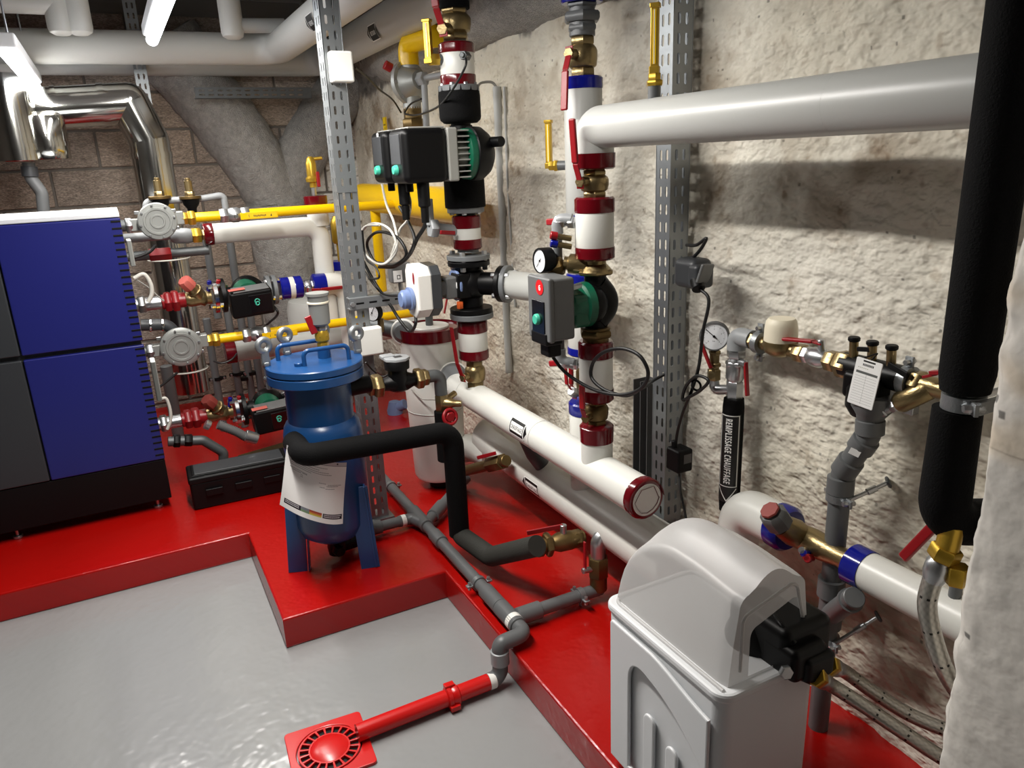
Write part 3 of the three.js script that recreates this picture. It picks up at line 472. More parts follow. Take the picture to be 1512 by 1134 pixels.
{ // flow pipe with red end band and air vent
  const z = -3.72, y = onZ(320, 345, z).y, x0 = onZ(304, 346, z).x, vx = onZ(472, 336, z).x, b = V(vx, rowY(470, vx, z), z), tp = V(vx - .005, rowY(300, vx, z), z);
  let t = thing('insulated_pipe', 'white insulated pipe with a red end band above the boiler pump', 'pipe', V(x0, y, z));
  mesh(t, 'jacket', [tube([V(x0, y, z), V(vx, y, z), b], .046, .07, 30), cyl(V(vx, y, z), tp, .05, 28)], M.jacket);
  mesh(t, 'tape_band', rev(V(x0 - .01, y, z), V(x0 + .03, y, z), [[0, .02], [0, .046], [.005, .05], [.04, .049]], 30), M.bandred); mesh(t, 'cap', cyl(off(tp, 0, -.005, 0), V(vx - .005, rowY(289, vx, z), z), .055, 28), M.bandred, 'dark red cap');
  t = thing('pipe_union', 'bright yellow brass union at the red end band of the white pipe', 'fitting', V(x0 - .08, y, z)); mesh(t, 'nut', hex(V(x0 - .06, y, z), V(x0 - .02, y, z), .036), M.gold); mesh(t, 'tail', hex(V(x0 - .02, y, z), V(x0, y, z), .026), M.brass);
  t = thing('steel_elbow_pipe', 'grey steel pipe running behind the higher gas regulator', 'pipe', V(.1, y, z)); mesh(t, 'pipe', [cyl(V(.02, y + .01, z), V(x0 - .13, y + .01, z), .02, 16), rev(V(x0 - .15, y + .005, z), V(x0 - .06, y, z), [[0, .024], [.02, .034], [.07, .034], [.09, .03]], 20)], M.pvclight);
  t = thing('check_valve', 'red coupling on the steel pipe under the higher gas regulator', 'valve', V(.1, y - .07, z)); mesh(t, 'body', cyl(V(.02, y - .07, z), V(.36, y - .07, z), .021, 16), M.iron); mesh(t, 'coupling', hex(V(.11, y - .07, z), V(.2, y - .07, z), .03), M.redhandle);
  const vy = rowY(289, vx, z), vt = V(vx - .008, vy, z), L = rowY(231, vx, z) - vy;
  t = thing('air_vent', 'tall brass air vent with red lever on the red pipe cap', 'vent', vt);
  mesh(t, 'body', rev(vt, off(vt, 0, L, 0), [[0, .01], [L * .22, .01], [L * .22, .016], [L * .34, .016], [L * .36, .03], [L * .45, .032], [L * .5, .024], [L * .82, .024], [L * .95, .018], [L, .01]], 22), M.gold);
  mesh(t, 'side_outlet', cyl(off(vt, 0, L * .93, 0), off(vt, .055, L * .95, .01), .008, 12), M.gold); mesh(t, 'lever', box(off(vt, .02, L * .42, .03), .016, .07, .01, .004), M.redhandle); mesh(t, 'tail', cyl(vt, off(vt, 0, L * .3, 0), .012, 14), M.steel);
}
{ // grey PVC risers behind the pumps
  const z = -4.25, gr = 'grey drain risers behind the boiler pumps';
  for (const [a, b, i] of [[[305, 330], [318, 470]], [[338, 335], [352, 450]], [[300, 470], [330, 600]], [[330, 455], [362, 600]], [[350, 455], [378, 600]], [[364, 455], [392, 590]], [[246, 540], [262, 640]]].map((q, i) => [...q, i])) {
    const x = onZ((a[0] + b[0]) / 2, (a[1] + b[1]) / 2, z).x, t = thing('drain_riser', i < 2 ? 'dark grey plastic pipe dropping behind the white pipe to the higher boiler pump' : i === 6 ? 'thick dark grey plastic pipe standing below the lower gas regulator' : 'slim dark grey plastic pipe standing on the plinth behind the lower boiler pump', 'pipe', V(x, PH, z), i < 2 ? 'hanging drain risers' : i === 6 ? undefined : gr);
    mesh(t, 'pipe', cyl(V(x, i < 2 ? rowY(b[1], x, z) : PH, z), V(x, rowY(a[1], x, z), z), i === 6 ? .03 : .02, 16), M.pvc);
  }
  for (const [px, py] of [[322, 560], [352, 553], [362, 560], [372, 552]]) { const p = onZ(px, py, z + .02), x = p.x; pipeClamp('black clip on a grey drain riser behind the boiler pumps', V(x, p.y, z), Y, .021, { m: M.black, group: gr + ' clips' }); }
  // relief valves with tundishes
  const rz = -4.0;
  for (const [px, n] of [[236, 'left of the pair'], [281, 'right of the pair']]) {
    const c = onZ(px, 292, rz), t = thing('relief_valve', px < 250 ? 'small brass relief valve over a black tundish beside the flue' : 'small brass relief valve over a black tundish with a wire seal', 'valve', c);
    mesh(t, 'body', [hex(c, off(c, 0, .03, 0), .022), cyl(off(c, 0, .025, 0), off(c, 0, .08, 0), .018, 16), cyl(off(c, 0, .08, 0), off(c, 0, .092, 0), .012, 12)], M.brass); mesh(t, 'flange', cyl(off(c, 0, -.006, 0), off(c, 0, .008, 0), .05, 22), M.brassdark);
    mesh(t, 'tundish', rev(off(c, 0, -.09, 0), off(c, 0, -.006, 0), [[0, .018], [.04, .022], [.06, .036], [.084, .04]], 20), M.black, 'black tundish');
  }
  const q = (px, py) => onZ(px, py, rz - .02), t = thing('vent_pipe', 'thin grey plastic pipe linking the two relief valves', 'pipe', q(250, 295)); mesh(t, 'pipe', [tube([q(216, 316), q(216, 298), q(300, 293), q(330, 288), q(334, 312)], .016, .02, 14)], M.pvclight);
  const d = thing('drain_hose', 'corrugated grey hose running below the lower boiler pump', 'hose', V(.4, .25, -3.55)); const h = (px, py) => onZ(px, py, -3.5);
  mesh(d, 'hose', sweep(spline([h(322, 627), h(335, 632), h(350, 638), h(362, 645)], 60), (t, l) => .02 + .002 * Math.sin(l * 700), 14), M.midgrey); each(d, 'clip', [cyl(h(303, 626), h(310, 629), .022, 14), cyl(h(362, 643), h(380, 648), .028, 14)], M.steel);
  const e = thing('boiler_return_pipe', 'dark steel return pipe low beside the boiler', 'pipe', V(.03, .3, -3.6)); mesh(e, 'pipe', tube([h(248, 652), h(300, 650), h(330, 668), h(330, 700)], .022, .03), M.iron); each(e, 'nut', [hex(h(256, 651), h(266, 651), .03), hex(h(272, 650), h(284, 650), .028)], M.black);
  const f = thing('boiler_return_pipe', 'black elbow hose clipped to the boiler above the lower gas regulator', 'pipe', V(.03, .8, -3.6)); mesh(f, 'pipe', tube([onZ(208, 480, -3.6), onZ(248, 479, -3.6), onZ(262, 497, -3.6)], .026, .05), M.darkgrey); each(f, 'clip', [cyl(onZ(220, 480, -3.6), onZ(224, 480, -3.6), .029, 16), cyl(onZ(238, 479, -3.6), onZ(242, 479, -3.6), .029, 16)], M.chrome);
  // grey return main passing under the lower gas pipe
  const m = thing('return_main', 'grey insulated pipe with a dark red end behind the lower gas pipe', 'pipe', V(.4, .75, -3.9)); const ma = onZ(342, 520, -3.85), mb = onZ(640, 482, -3.85); mesh(m, 'jacket', cyl(ma, V(mb.x, ma.y, -3.85), .052, 26), M.jacketgrey); mesh(m, 'tape_band', cyl(off(ma, -.03, 0, 0), off(ma, .02, 0, 0), .055, 26), M.bandred);
  const g = thing('buffer_vessel', 'grey cylindrical vessel standing behind the tall blue-banded pipes', 'tank', V(.9, PH, -4.4)); const gc = onZ(468, 470, -4.4); mesh(g, 'shell', rev(V(gc.x, PH, -4.4), V(gc.x, rowY(438, gc.x, -4.4), -4.4), [[0, .16], [.72, .165], [.78, .15], [.8, .1]].map(([a, b]) => [a * (rowY(438, gc.x, -4.4) - PH) / .8, b]), 32), M.jacketgrey);
  const ex = thing('expansion_vessel', 'blue fitting tucked behind the white separator column', 'valve', onX(583, 610, 1.3)); const ec = onX(583, 605, 1.25); mesh(ex, 'body', [rev(off(ec, 0, -.1, 0), off(ec, 0, .05, 0), [[0, .09], [.01, .09], [.02, .04], [.1, .045], [.15, .03]], 20), cyl(off(ec, 0, .01, 0), off(ec, .05, .04, .05), .03, 16)], M.bluehandle);
}
{ // black tool box on the plinth
  const a = onY(285, 757, PH), b = onY(425, 722, PH), x0 = .095, x1 = .515, z1 = a.z + .0, t = thing('tool_case', 'black plastic tool case lying on the red plinth beside the boiler', 'case', V((x0 + x1) / 2, PH, z1 - .1)), q = quatOf(V(1, 0, .03), Y), c = V((x0 + x1) / 2, PH + .075, z1 - .09);
  mesh(t, 'body', box(off(c, 0, -.012, 0), x1 - x0, .125, .17, .012, q), M.black); mesh(t, 'lid', [box(off(c, 0, .058, 0), x1 - x0 + .008, .03, .178, .01, q), box(off(c, 0, .074, 0), x1 - x0 - .03, .008, .14, .006, q)], M.black); mesh(t, 'lid_panel', box(off(c, 0, .0775, 0), x1 - x0 - .05, .006, .12, .003, q), M.darkgrey, 'scuffed grey lid panel'); for (const d of [-.12, 0, .12]) mesh(t, 'latch', box(off(c, d, .0, .09), .07, .03, .01, .003, q), M.black);
  const s = thing('perforated_tray', 'dark perforated metal tray lying behind the black tool case', 'tray', onY(395, 668, PH)); mesh(s, 'sheet', box(onY(400, 670, PH + .004), .26, .006, .2, .001, quatOf(V(1, 0, -.25), Y)), M.brassdark); { const c0 = onY(400, 670, PH + .008), o = []; for (let i = 0; i < 14; i++) o.push(cyl(off(c0, -.1 + i * .016, -.001, .055 - .004 * i + .05), off(c0, -.1 + i * .016, .001, .055 - .004 * i + .05), .0035, 8)); each(s, 'hole', o, M.salmon); }
}
// ---------------------------------------------------------------- blue dirt separator tank
const TK = V(.521, PH, -2.508);
{
  const t = thing('separator_tank', 'blue steel dirt separator tank on legs with a bolted lid', 'tank', TK), A = y => V(TK.x, y, TK.z), rw = py => rowY(py, TK.x, TK.z);
  const yf = .842, R = .162;                                       // lid joint
  mesh(t, 'shell', rev(A(.2), A(yf - .03), [[0, .03], [.012, .08], [.04, .118], [.08, .132], [.34, .134], [.365, .138], [.375, .135], [.415, .134], [.44, .129], [.456, .12], [.463, .112], [yf - .23, .111]], 56), M.tankblue);
  mesh(t, 'shell_flange', rev(A(yf - .036), A(yf - .003), [[0, R - .004], [.003, R], [.03, R], [.033, R - .003]], 56), M.tankblue);
  const lid = mesh(t, 'lid', rev(A(yf), A(yf + .024), [[0, R - .002], [.002, R], [.021, R], [.024, R - .003]], 56), M.tankblue);
  const ly = yf + .024;
  for (const [dz, dx, L] of [[.055, .03, .15], [-.075, -.03, .15]]) mesh(lid, 'lid_handle', tube([V(TK.x + dx - L / 2, ly - .01, TK.z + dz), V(TK.x + dx - L / 2, ly + .05, TK.z + dz), V(TK.x + dx + L / 2, ly + .05, TK.z + dz), V(TK.x + dx + L / 2, ly - .01, TK.z + dz)], .0075, .02, 12), M.tankblue);
  mesh(lid, 'socket', [cyl(V(TK.x + .04, ly - .003, TK.z - .02), V(TK.x + .04, ly + .035, TK.z - .02), .022, 20), cyl(V(TK.x - .06, ly - .003, TK.z + .04), V(TK.x - .06, ly + .012, TK.z + .04), .016, 16)], M.tankblue);
  // eye bolts round the rim
  for (const [px, py] of [[413, 515], [431, 530], [517, 517], [494, 492]]) { const p0 = onY(px, py + 6, ly), an = Math.atan2(p0.z - TK.z, p0.x - TK.x), p = V(TK.x + (R - .006) * Math.cos(an), ly, TK.z + (R - .006) * Math.sin(an)), e = V(-Math.sin(an), 0, Math.cos(an)); const vx = (px < 425 || px > 490) ? .6 : 1;
    mesh(t, 'eye_bolt', [torus(off(p, 0, .07, 0), V(.3, 0, 1), .02, .0105, 10, 24), bar(off(p, 0, .01, 0), off(p, 0, .055, 0), .026, .02, X, .004), cyl(off(p, 0, -.08, 0), off(p, 0, .05, 0), .0105, 12), hex(off(p, 0, 0, 0), off(p, 0, .014, 0), .015), hex(off(p, 0, -.05, 0), off(p, 0, -.036, 0), .014)], M.galv); }
  const L1 = V(.388, 0, -2.497), L2 = V(.598, 0, -2.396), L3 = V(.578, 0, -2.63);
  for (const l of [L1, L2, L3]) { const d = V(l.x - TK.x, 0, l.z - TK.z).normalize(), tg = l === L3 ? V(-d.z, 0, d.x) : V(.95, 0, .3).normalize(), b = V(TK.x + d.x * .15, PH, TK.z + d.z * .15), u = V(TK.x + d.x * .128, .42, TK.z + d.z * .128); mesh(t, 'leg', [bar(b, u, .066, .006, tg, .001), bar(off(b, 0, .004, 0).addScaledVector(d, -.012).addScaledVector(tg, .03), off(u, 0, 0, 0).addScaledVector(tg, .03).addScaledVector(d, -.01), .006, .034, tg, .001)], M.tankblue); }
  mesh(t, 'drain_outlet', [rev(A(.135), A(.215), [[0, .03], [.03, .034], [.05, .03], [.08, .03]], 20), cyl(V(TK.x, .16, TK.z), V(TK.x + .1, .15, TK.z - .03), .026, 18), hex(V(TK.x - .01, .165, TK.z + .03), V(TK.x + .0, .165, TK.z + .06), .02)], M.castblack);
  mesh(t, 'outlet_stub', cyl(V(TK.x + .09, rowY(574, TK.x + .12, TK.z), TK.z - .02), V(TK.x + .19, rowY(574, TK.x + .12, TK.z), TK.z - .03), .032, 20), M.castblack);
  // air vent on the lid
  const vb = V(TK.x + .04, ly + .03, TK.z - .02), v = thing('air_vent', 'brushed steel air vent pot with red lever on the blue tank lid', 'vent', vb), q = py => V(vb.x, rowY(py, vb.x, vb.z), vb.z);
  mesh(v, 'valve_body', [hex(vb, q(505), .02), rev(q(505), q(487), [[0, .016], [.008, .024], [.03, .024], [.042, .018]], 20), hex(q(497), q(493), .025)], M.gold); mesh(v, 'neck', [hex(q(488), q(481), .02)], M.steel);
  mesh(v, 'pot', rev(q(482), q(447), [[0, .012], [.006, .026], [.012, .033], [.105, .034], [.108, .038], [.116, .038]], 28), M.alu, 'brushed steel pot'); mesh(v, 'cap', [cyl(q(448), q(444.5), .037, 24), cyl(q(445), q(438), .008, 12)], M.cream); mesh(v, 'lever', [bar(off(q(490), -.026, 0, .012), off(q(464), -.044, 0, .012), .022, .008, X, .002)], M.redhandle);
}
{ // documentation sleeve hanging on the tank
  const c = (px, py, d = 0) => onZ(px, py, TK.z + .158 + d); const t = thing('document_sleeve', 'printed sheet in a plastic sleeve hanging on the blue tank', 'paper', c(470, 775));
  const TL = c(425, 659, .0), TR = c(513, 684, .006), BL = c(413, 745, -.012), BR = c(506, 773, .012), n = 16, pos = [], nor = [], uv = [], idx = [];
  for (let j = 0; j <= n; j++) for (let i = 0; i <= n; i++) { const u = i / n, v = j / n, p = lerp(lerp(BL, BR, u), lerp(TL, TR, u), v); p.z += .034 * Math.sin(u * Math.PI) + .004 * Math.sin(u * 9 + v * 5) - .012 * v; p.y -= .012 * Math.sin(u * Math.PI); pos.push(p.x, p.y, p.z); nor.push(0, 0, 1); uv.push(u, v); }
  for (let j = 0; j < n; j++) for (let i = 0; i < n; i++) { const a = j * (n + 1) + i, b = a + n + 1; idx.push(a, a + 1, b, a + 1, b + 1, b); }
  const g = fromArrays(pos, nor, uv, idx); g.computeVertexNormals();
  const tx = canvasTex(512, 560, (k, W, h) => { k.fillStyle = '#eceae8'; k.fillRect(0, 0, W, h); k.fillStyle = '#bdb9bb'; k.fillRect(0, 0, W, 34); k.fillStyle = '#222'; for (const x of [60, 120, 180, 420]) { k.beginPath(); k.arc(x, 16, 8, 0, 7); k.fill(); } k.fillRect(0, 34, W, 3); k.fillStyle = '#777'; for (const [x, y, w] of [[150, 62, 180], [40, 84, 210], [40, 102, 300], [40, 118, 330], [40, 134, 150], [40, 162, 120], [60, 176, 60], [130, 170, 30], [260, 196, 60], [340, 206, 130], [330, 218, 110], [270, 232, 40], [320, 240, 90], [120, 190, 16], [120, 205, 16]]) { for (let q = 0; q < w; q += 9) k.fillRect(x + q, y, 6, 6); } k.fillStyle = '#1c1420'; k.fillRect(24, 470, 120, 44); k.fillRect(318, 470, 180, 44); k.fillStyle = '#777b84'; k.fillRect(144, 470, 66, 44); k.fillStyle = '#a23324'; k.fillRect(210, 470, 100, 16); k.fillStyle = '#c8742a'; k.fillRect(210, 486, 100, 14); k.fillStyle = '#c8b43c'; k.fillRect(210, 500, 100, 14); k.fillStyle = '#6f8a6a'; k.fillRect(144, 494, 66, 20); k.fillStyle = '#d8d4d8'; k.font = 'bold 13px sans-serif'; for (let q = 0; q < 160; q += 10) { k.fillRect(328 + q, 478, 7, 9); if (q < 150) k.fillRect(328 + q, 495, 7, 9); } for (let q = 0; q < 100; q += 10) { k.fillRect(32 + q, 478, 7, 8); k.fillRect(32 + q, 493, 7, 8); } });
  M.doc = new THREE.MeshPhysicalMaterial({ map: tx, roughness: .55, clearcoat: .6, clearcoatRoughness: .15, side: THREE.DoubleSide });
  mesh(t, 'sheet', g, M.doc);
}
{ // black insulated pipe from the tank, over and down to the manifold
  const z = TK.z + .2, a = onZ(450, 676, z), b = onZ(668, 636, -2.28); const yb = b.y;
  const y0 = rowY(672, TK.x - .02, TK.z + .1), s = V(TK.x - .03, y0 - .002, TK.z + .09), p1 = onZ(448, 672, -2.3), p2 = V(onZ(672, 638, -2.3).x, p1.y + .0, -2.3);
  const q2 = onZ(668, 636, -2.3), q3 = V(q2.x, .19, -2.3), q4 = onY(725, 822, .19), q5 = V(1.11, .2, q4.z + .03);
  const t = thing('insulated_pipe', 'black foam-insulated pipe leaving the tank and dropping to the plinth', 'pipe', V(q2.x, PH, -2.3));
  mesh(t, 'foam', sweep(fillet([off(p1, .0, 0, -.14), off(p1, 0, 0, .01), q2, q3], [.04, .06], 10), .037, 24), M.blackfoam);
  mesh(t, 'foam_lower', sweep(fillet([off(q3, 0, .06, 0), q3, q4, onX(793, 806, onX(800, 805, 1.0).x)], [.03, .06], 10), .034, 22), M.foamgrey, 'worn grey-brown lower foam');
  const e = onX(790, 808, 1.02), f = onX(862, 793, 1.19), v = thing('ball_valve', 'brass drain valve with long red lever low beside the return manifold', 'valve', e), P = s => lerp(e, f, s);
  mesh(v, 'body', [hex(P(0), P(.16), .034), cyl(P(.1), P(1), .024, 20), hex(P(.2), P(.32), .04), rev(P(.36), P(.8), [[0, .024], [.02, .032], [.06, .032], [.09, .026]], 22), hex(P(.78), P(.95), .03)], M.brassdark); mesh(v, 'stem', cyl(P(.58), off(P(.58), 0, .06, 0), .011, 12), M.steel); mesh(v, 'lever', bar(off(P(.58), 0, .055, 0), onY(778, 787, .335), .016, .006, Y, .002), M.redhandle);
}
// ---------------------------------------------------------------- grey drain pipes on the plinth
const DY = .146, DX = .872, dr = .0205;
{
  const zN = -1.795, t = thing('drain_pipe', 'long grey plastic drain pipe running along the plinth edge', 'pipe', V(DX, PH, -2.4));
  const P = z => V(DX, DY, z), a = P(-3.12), e1 = P(zN + .055), w = V(DX - .055, DY - .012, zN + .075);
  mesh(t, 'pipe', cyl(a, P(zN + .05), dr, 22), M.pvc);
  each(t, 'socket', [socket(P(-2.66), P(-2.5), dr + .003), socket(P(-2.43), P(-2.35), dr + .002), socket(P(-1.98), P(-1.87), dr + .003), socket(P(-1.87), P(-1.75), dr + .004)], M.pvc);
  mesh(t, 'elbow', [tube([P(zN + .04), V(DX, DY, zN + .085), V(DX - .07, DY - .004, zN + .085)], dr + .003, .035, 22), tube([V(DX - .05, DY - .004, zN + .085), V(DX - .085, DY - .004, zN + .085), V(DX - .085, .09, zN + .085)], dr + .003, .035, 22), tube([V(DX - .085, .12, zN + .085), V(DX - .088, .033, zN + .087), V(DX - .14, .031, zN + .09)], dr + .003, .03, 22)], M.pvc);
  mesh(t, 'drop_socket', [socket(V(DX - .085, .075, zN + .085), V(DX - .085, .12, zN + .085), dr + .004)], M.pvclight);
  each(t, 'printed_band', [cyl(V(DX, DY, zN + .005), V(DX, DY, zN + .03), dr + .0072, 22), cyl(V(DX - .13, .031, zN + .09), V(DX - .108, .031, zN + .09), dr + .0038, 22)], M.white, 'white printed band');
  const u = thing('drain_pipe', 'grey plastic drain branch from the steel elbow under the manifold', 'pipe', V(1.05, PH, zN)); const r0 = V(DX + .02, DY, zN), r1 = V(1.2, DY, zN - .0);
  mesh(u, 'pipe', cyl(r0, r1, dr, 22), M.pvc); mesh(u, 'socket', socket(r0, V(DX + .1, DY, zN), dr + .004), M.pvc);
  const b = thing('drain_pipe', 'short grey plastic drain branch from under the blue tank', 'pipe', V(.78, PH, -2.6)); const k = onY(560, 776, DY), kk = V(k.x, DY, -2.6);
  mesh(b, 'pipe', [cyl(V(.65, DY, -2.6), V(.81, DY, -2.6), dr, 20), tube([V(.79, DY, -2.6), V(.845, DY, -2.6), V(DX, DY, -2.52)], dr + .002, .03, 20)], M.pvc); mesh(b, 'socket', socket(V(.665, DY, -2.6), V(.72, DY, -2.6), dr + .003), M.pvc); mesh(b, 'printed_band', cyl(V(.8, DY, -2.6), V(.82, DY, -2.6), dr + .0028, 20), M.white);
  const d = thing('drain_pipe', 'slanting grey plastic drain branch towards the white separator column', 'pipe', V(1.0, PH, -2.7)); const d1 = onY(668, 728, DY + .01), d2 = onY(690, 706, DY + .03); mesh(d, 'pipe', [cyl(V(DX, DY, -2.52), d1, dr, 20), cyl(d1, d2, dr * .9, 20)], M.pvc); mesh(d, 'socket', socket(lerp(V(DX, DY, -2.52), d1, .25), lerp(V(DX, DY, -2.52), d1, .6), dr + .003), M.pvc);
  for (const [c, ax, s, L] of [[P(-2.93), Zv, X, 'galvanised pipe clamp on the drain pipe behind the blue tank'], [P(-2.03), Zv, X, 'galvanised pipe clamp on the drain pipe near the plinth edge'], [V(1.12, DY, zN), X, Zv, 'galvanised pipe clamp on the drain branch beside the softener']]) { const q = pipeClamp(L, c, ax, dr + .001, { side: s }); mesh(q, 'stud', cyl(V(c.x, PH, c.z), off(c, 0, -dr, 0), .005, 8), M.steel); }
  // steel elbow down from the lower manifold
  const s = thing('steel_drain_elbow', 'worn steel elbow and valve dropping from the lower manifold', 'pipe', V(1.19, PH, zN)); const ey = rowY(800, 1.19, zN); mesh(s, 'pipe', tube([V(1.29, ey + .02, zN), V(1.19, ey + .02, zN), V(1.19, DY, zN)], .024, .03, 20), M.steel); mesh(s, 'valve_body', [hex(V(1.19, rowY(850, 1.19, zN), zN), V(1.19, rowY(822, 1.19, zN), zN), .034), cyl(V(1.19, rowY(870, 1.19, zN), zN), V(1.19, rowY(835, 1.19, zN), zN), .028, 18)], M.brassdark); mesh(s, 'lever', [bar(V(1.14, rowY(843, 1.14, zN), zN), V(1.14, rowY(800, 1.14, zN), zN), .012, .006, Zv, .002)], M.redhandle); mesh(s, 'stem', cyl(V(1.19, rowY(838, 1.19, zN), zN), V(1.13, rowY(842, 1.14, zN), zN), .01, 10), M.steel);
}
{ // red floor drain
  const c = onY(487, 1108, 0), t = thing('floor_drain', 'red painted round floor drain grate with square frame', 'drain', V(c.x, 0, c.z)), R = .083, q = quatOf(V(1, 0, .06), Y), A = y => V(c.x, y, c.z), hw = .105;
  const s = rrect(hw * 2, hw * 2, .012), hole = new THREE.Path(); hole.absarc(0, 0, R + .003, 0, 7, true); s.holes.push(hole);
  const u = X.clone().applyQuaternion(q), v = nZ.clone().applyQuaternion(q);
  mesh(t, 'frame', plate(s, A(0), u, v, .009, .002, 40), M.redpaint);
  const g = new THREE.Shape(); g.absarc(0, 0, R, 0, Math.PI * 2); const n = 20; for (let i = 0; i < n; i++) { const a0 = (i + .14) / n * Math.PI * 2, a1 = (i + .86) / n * Math.PI * 2, p = new THREE.Path(); p.absarc(0, 0, R - .006, a0, a1, false); p.absarc(0, 0, R - .028, a1, a0, true); g.holes.push(p); }
  mesh(t, 'grate', [plate(g, A(.002), u, v, .008, .001, 24), rev(A(.008), A(.019), [[0, R - .029], [.004, R - .036], [.008, R - .055], [.0095, R - .075]], 40)], M.redpaint); mesh(t, 'sump', cyl(A(.0005), A(.0015), R, 32), M.black, 'black opening');
  const p = thing('drain_pipe', 'red painted drain pipe leading across the floor to the grate', 'pipe', V(.55, 0, -1.7)); const z = -1.69, a = V(c.x + .075, .03, -1.7), b = V(DX - .13, .031, -1.705);
  const ring = (t0, t1) => rev(lerp(a, b, t0), lerp(a, b, t1), [[0, .026], [.004, .031], [.014, .031], [.016, .028], [.024, .031], [.034, .031], [.038, .026]], 24);
  mesh(p, 'pipe', sweep([a, b], .024, 26), M.redpaint); mesh(p, 'collar', [ring(.66, .75), box(off(lerp(a, b, .7), 0, .03, -.01), .03, .014, .02, .003), box(off(lerp(a, b, .7), 0, -.016, .03), .03, .016, .016, .003)], M.redpaint);
}
// ---------------------------------------------------------------- manifolds
const XA = 1.13, ZA = -2.545, ZB = -1.707, XC = 1.275, ZC = -1.982;
const MY = .612, MR = .0545;
{
  const z0 = -2.72, z1 = -1.475, t = thing('manifold', 'white insulated supply manifold with a dark red end cap', 'pipe', V(XA, MY, -2.1));
  mesh(t, 'jacket', [sweep([V(XA, MY, z0), V(XA, MY, z1)], MR, 44), rev(V(XA, MY, z0), V(XA, MY, z0 - .04), [[0, MR], [.02, MR * .96], [.035, MR * .8], [.04, MR * .5]], 36)], M.jacket);
  for (const z of [-2.62, -2.03]) mesh(t, 'seam', torus(V(XA, MY, z), Zv, MR + .0002, .0011, 6, 44), M.jacketgrey);
  mesh(t, 'end_cap', rev(V(XA, MY, z1 - .022), V(XA, MY, z1 + .004), [[0, MR], [0, MR + .003], [.022, MR + .004], [.027, MR], [.0285, MR - .004], [.0285, MR * .68]], 24), M.bandred, 'dark red taped end ring');
  mesh(t, 'end_disc', cyl(V(XA, MY, z1 + .0), V(XA, MY, z1 + .0072), MR * .86, 36), M.jacket);
  const K = V(XA, MY, z1 + .0045), cap = new THREE.Shape(); cap.absarc(0, 0, MR + .001, 0, 7); const ho = new THREE.Path(); for (let i = 0; i <= 12; i++) { const a = i / 12 * Math.PI * 2, r = MR * (.6 + .16 * rnd()); i ? ho.lineTo(r * Math.cos(a), r * Math.sin(a)) : ho.moveTo(r * Math.cos(a), r * Math.sin(a)); } cap.holes.push(ho); mesh(t, 'tape_flap', plate(cap, off(K, 0, 0, .002), X, Y, .003, .001, 20), M.bandred, 'folded dark red tape');
  wrapLabel(t, V(XA, MY, onX(766, 637, XA - .05).z), Zv, V(-1, .3, 0), MR, .125, .058, arrowTex('CHAUFFAGE'), false);
  const lx = XC, ly = .354, LR = .087, u = thing('manifold', 'white insulated return manifold lying behind and below the supply manifold', 'pipe', V(lx, ly, -2.1));
  mesh(u, 'jacket', sweep([V(lx, ly, -2.75), V(lx, ly, -1.5)], LR, 44), M.jacket); wrapLabel(u, V(lx, ly, onX(795, 715, lx - .05).z), Zv, V(-1, -.2, 0), LR, .125, .058, arrowTex('CHAUFFAGE', false, true), false);
  for (const z of [-2.5, -1.65]) { const b = thing('wall_bracket', 'steel wall bracket behind the return manifold', 'bracket', V(1.4, ly, z), 'manifold wall brackets'); mesh(b, 'arm', [box(V(1.4, ly, z), .12, .03, .03, .002)], M.iron); }
  // white loop feeding the manifold from the separator column
  const l = thing('insulated_pipe', 'white insulated bend between the separator column and the return manifold', 'pipe', V(1.15, .3, -2.8)); mesh(l, 'jacket', tube([onX(640, 668, 1.16), onX(700, 660, 1.22), onX(728, 672, 1.25)], .062, .06, 28), M.jacket);
  const v = thing('ball_valve', 'small drain valve with red lever under the white bend', 'valve', onX(735, 680, 1.15)); const e = onX(660, 702, 1.1), f = onX(748, 680, 1.15); mesh(v, 'body', [cyl(e, f, .022, 16), hex(lerp(e, f, .75), lerp(e, f, .95), .032)], M.brassdark); mesh(v, 'lever', bar(onX(705, 676, 1.1), onX(732, 669, 1.12), .014, .006, Y, .002), M.redhandle);
  const el = thing('steel_drain_elbow', 'dark steel elbow linking the two manifolds', 'pipe', onX(742, 655, 1.2)); mesh(el, 'pipe', tube([V(XA + .02, MY - .02, -2.22), V(1.2, .47, -2.22), V(lx, ly, -2.22)], .03, .04, 18), M.darkgrey);
}
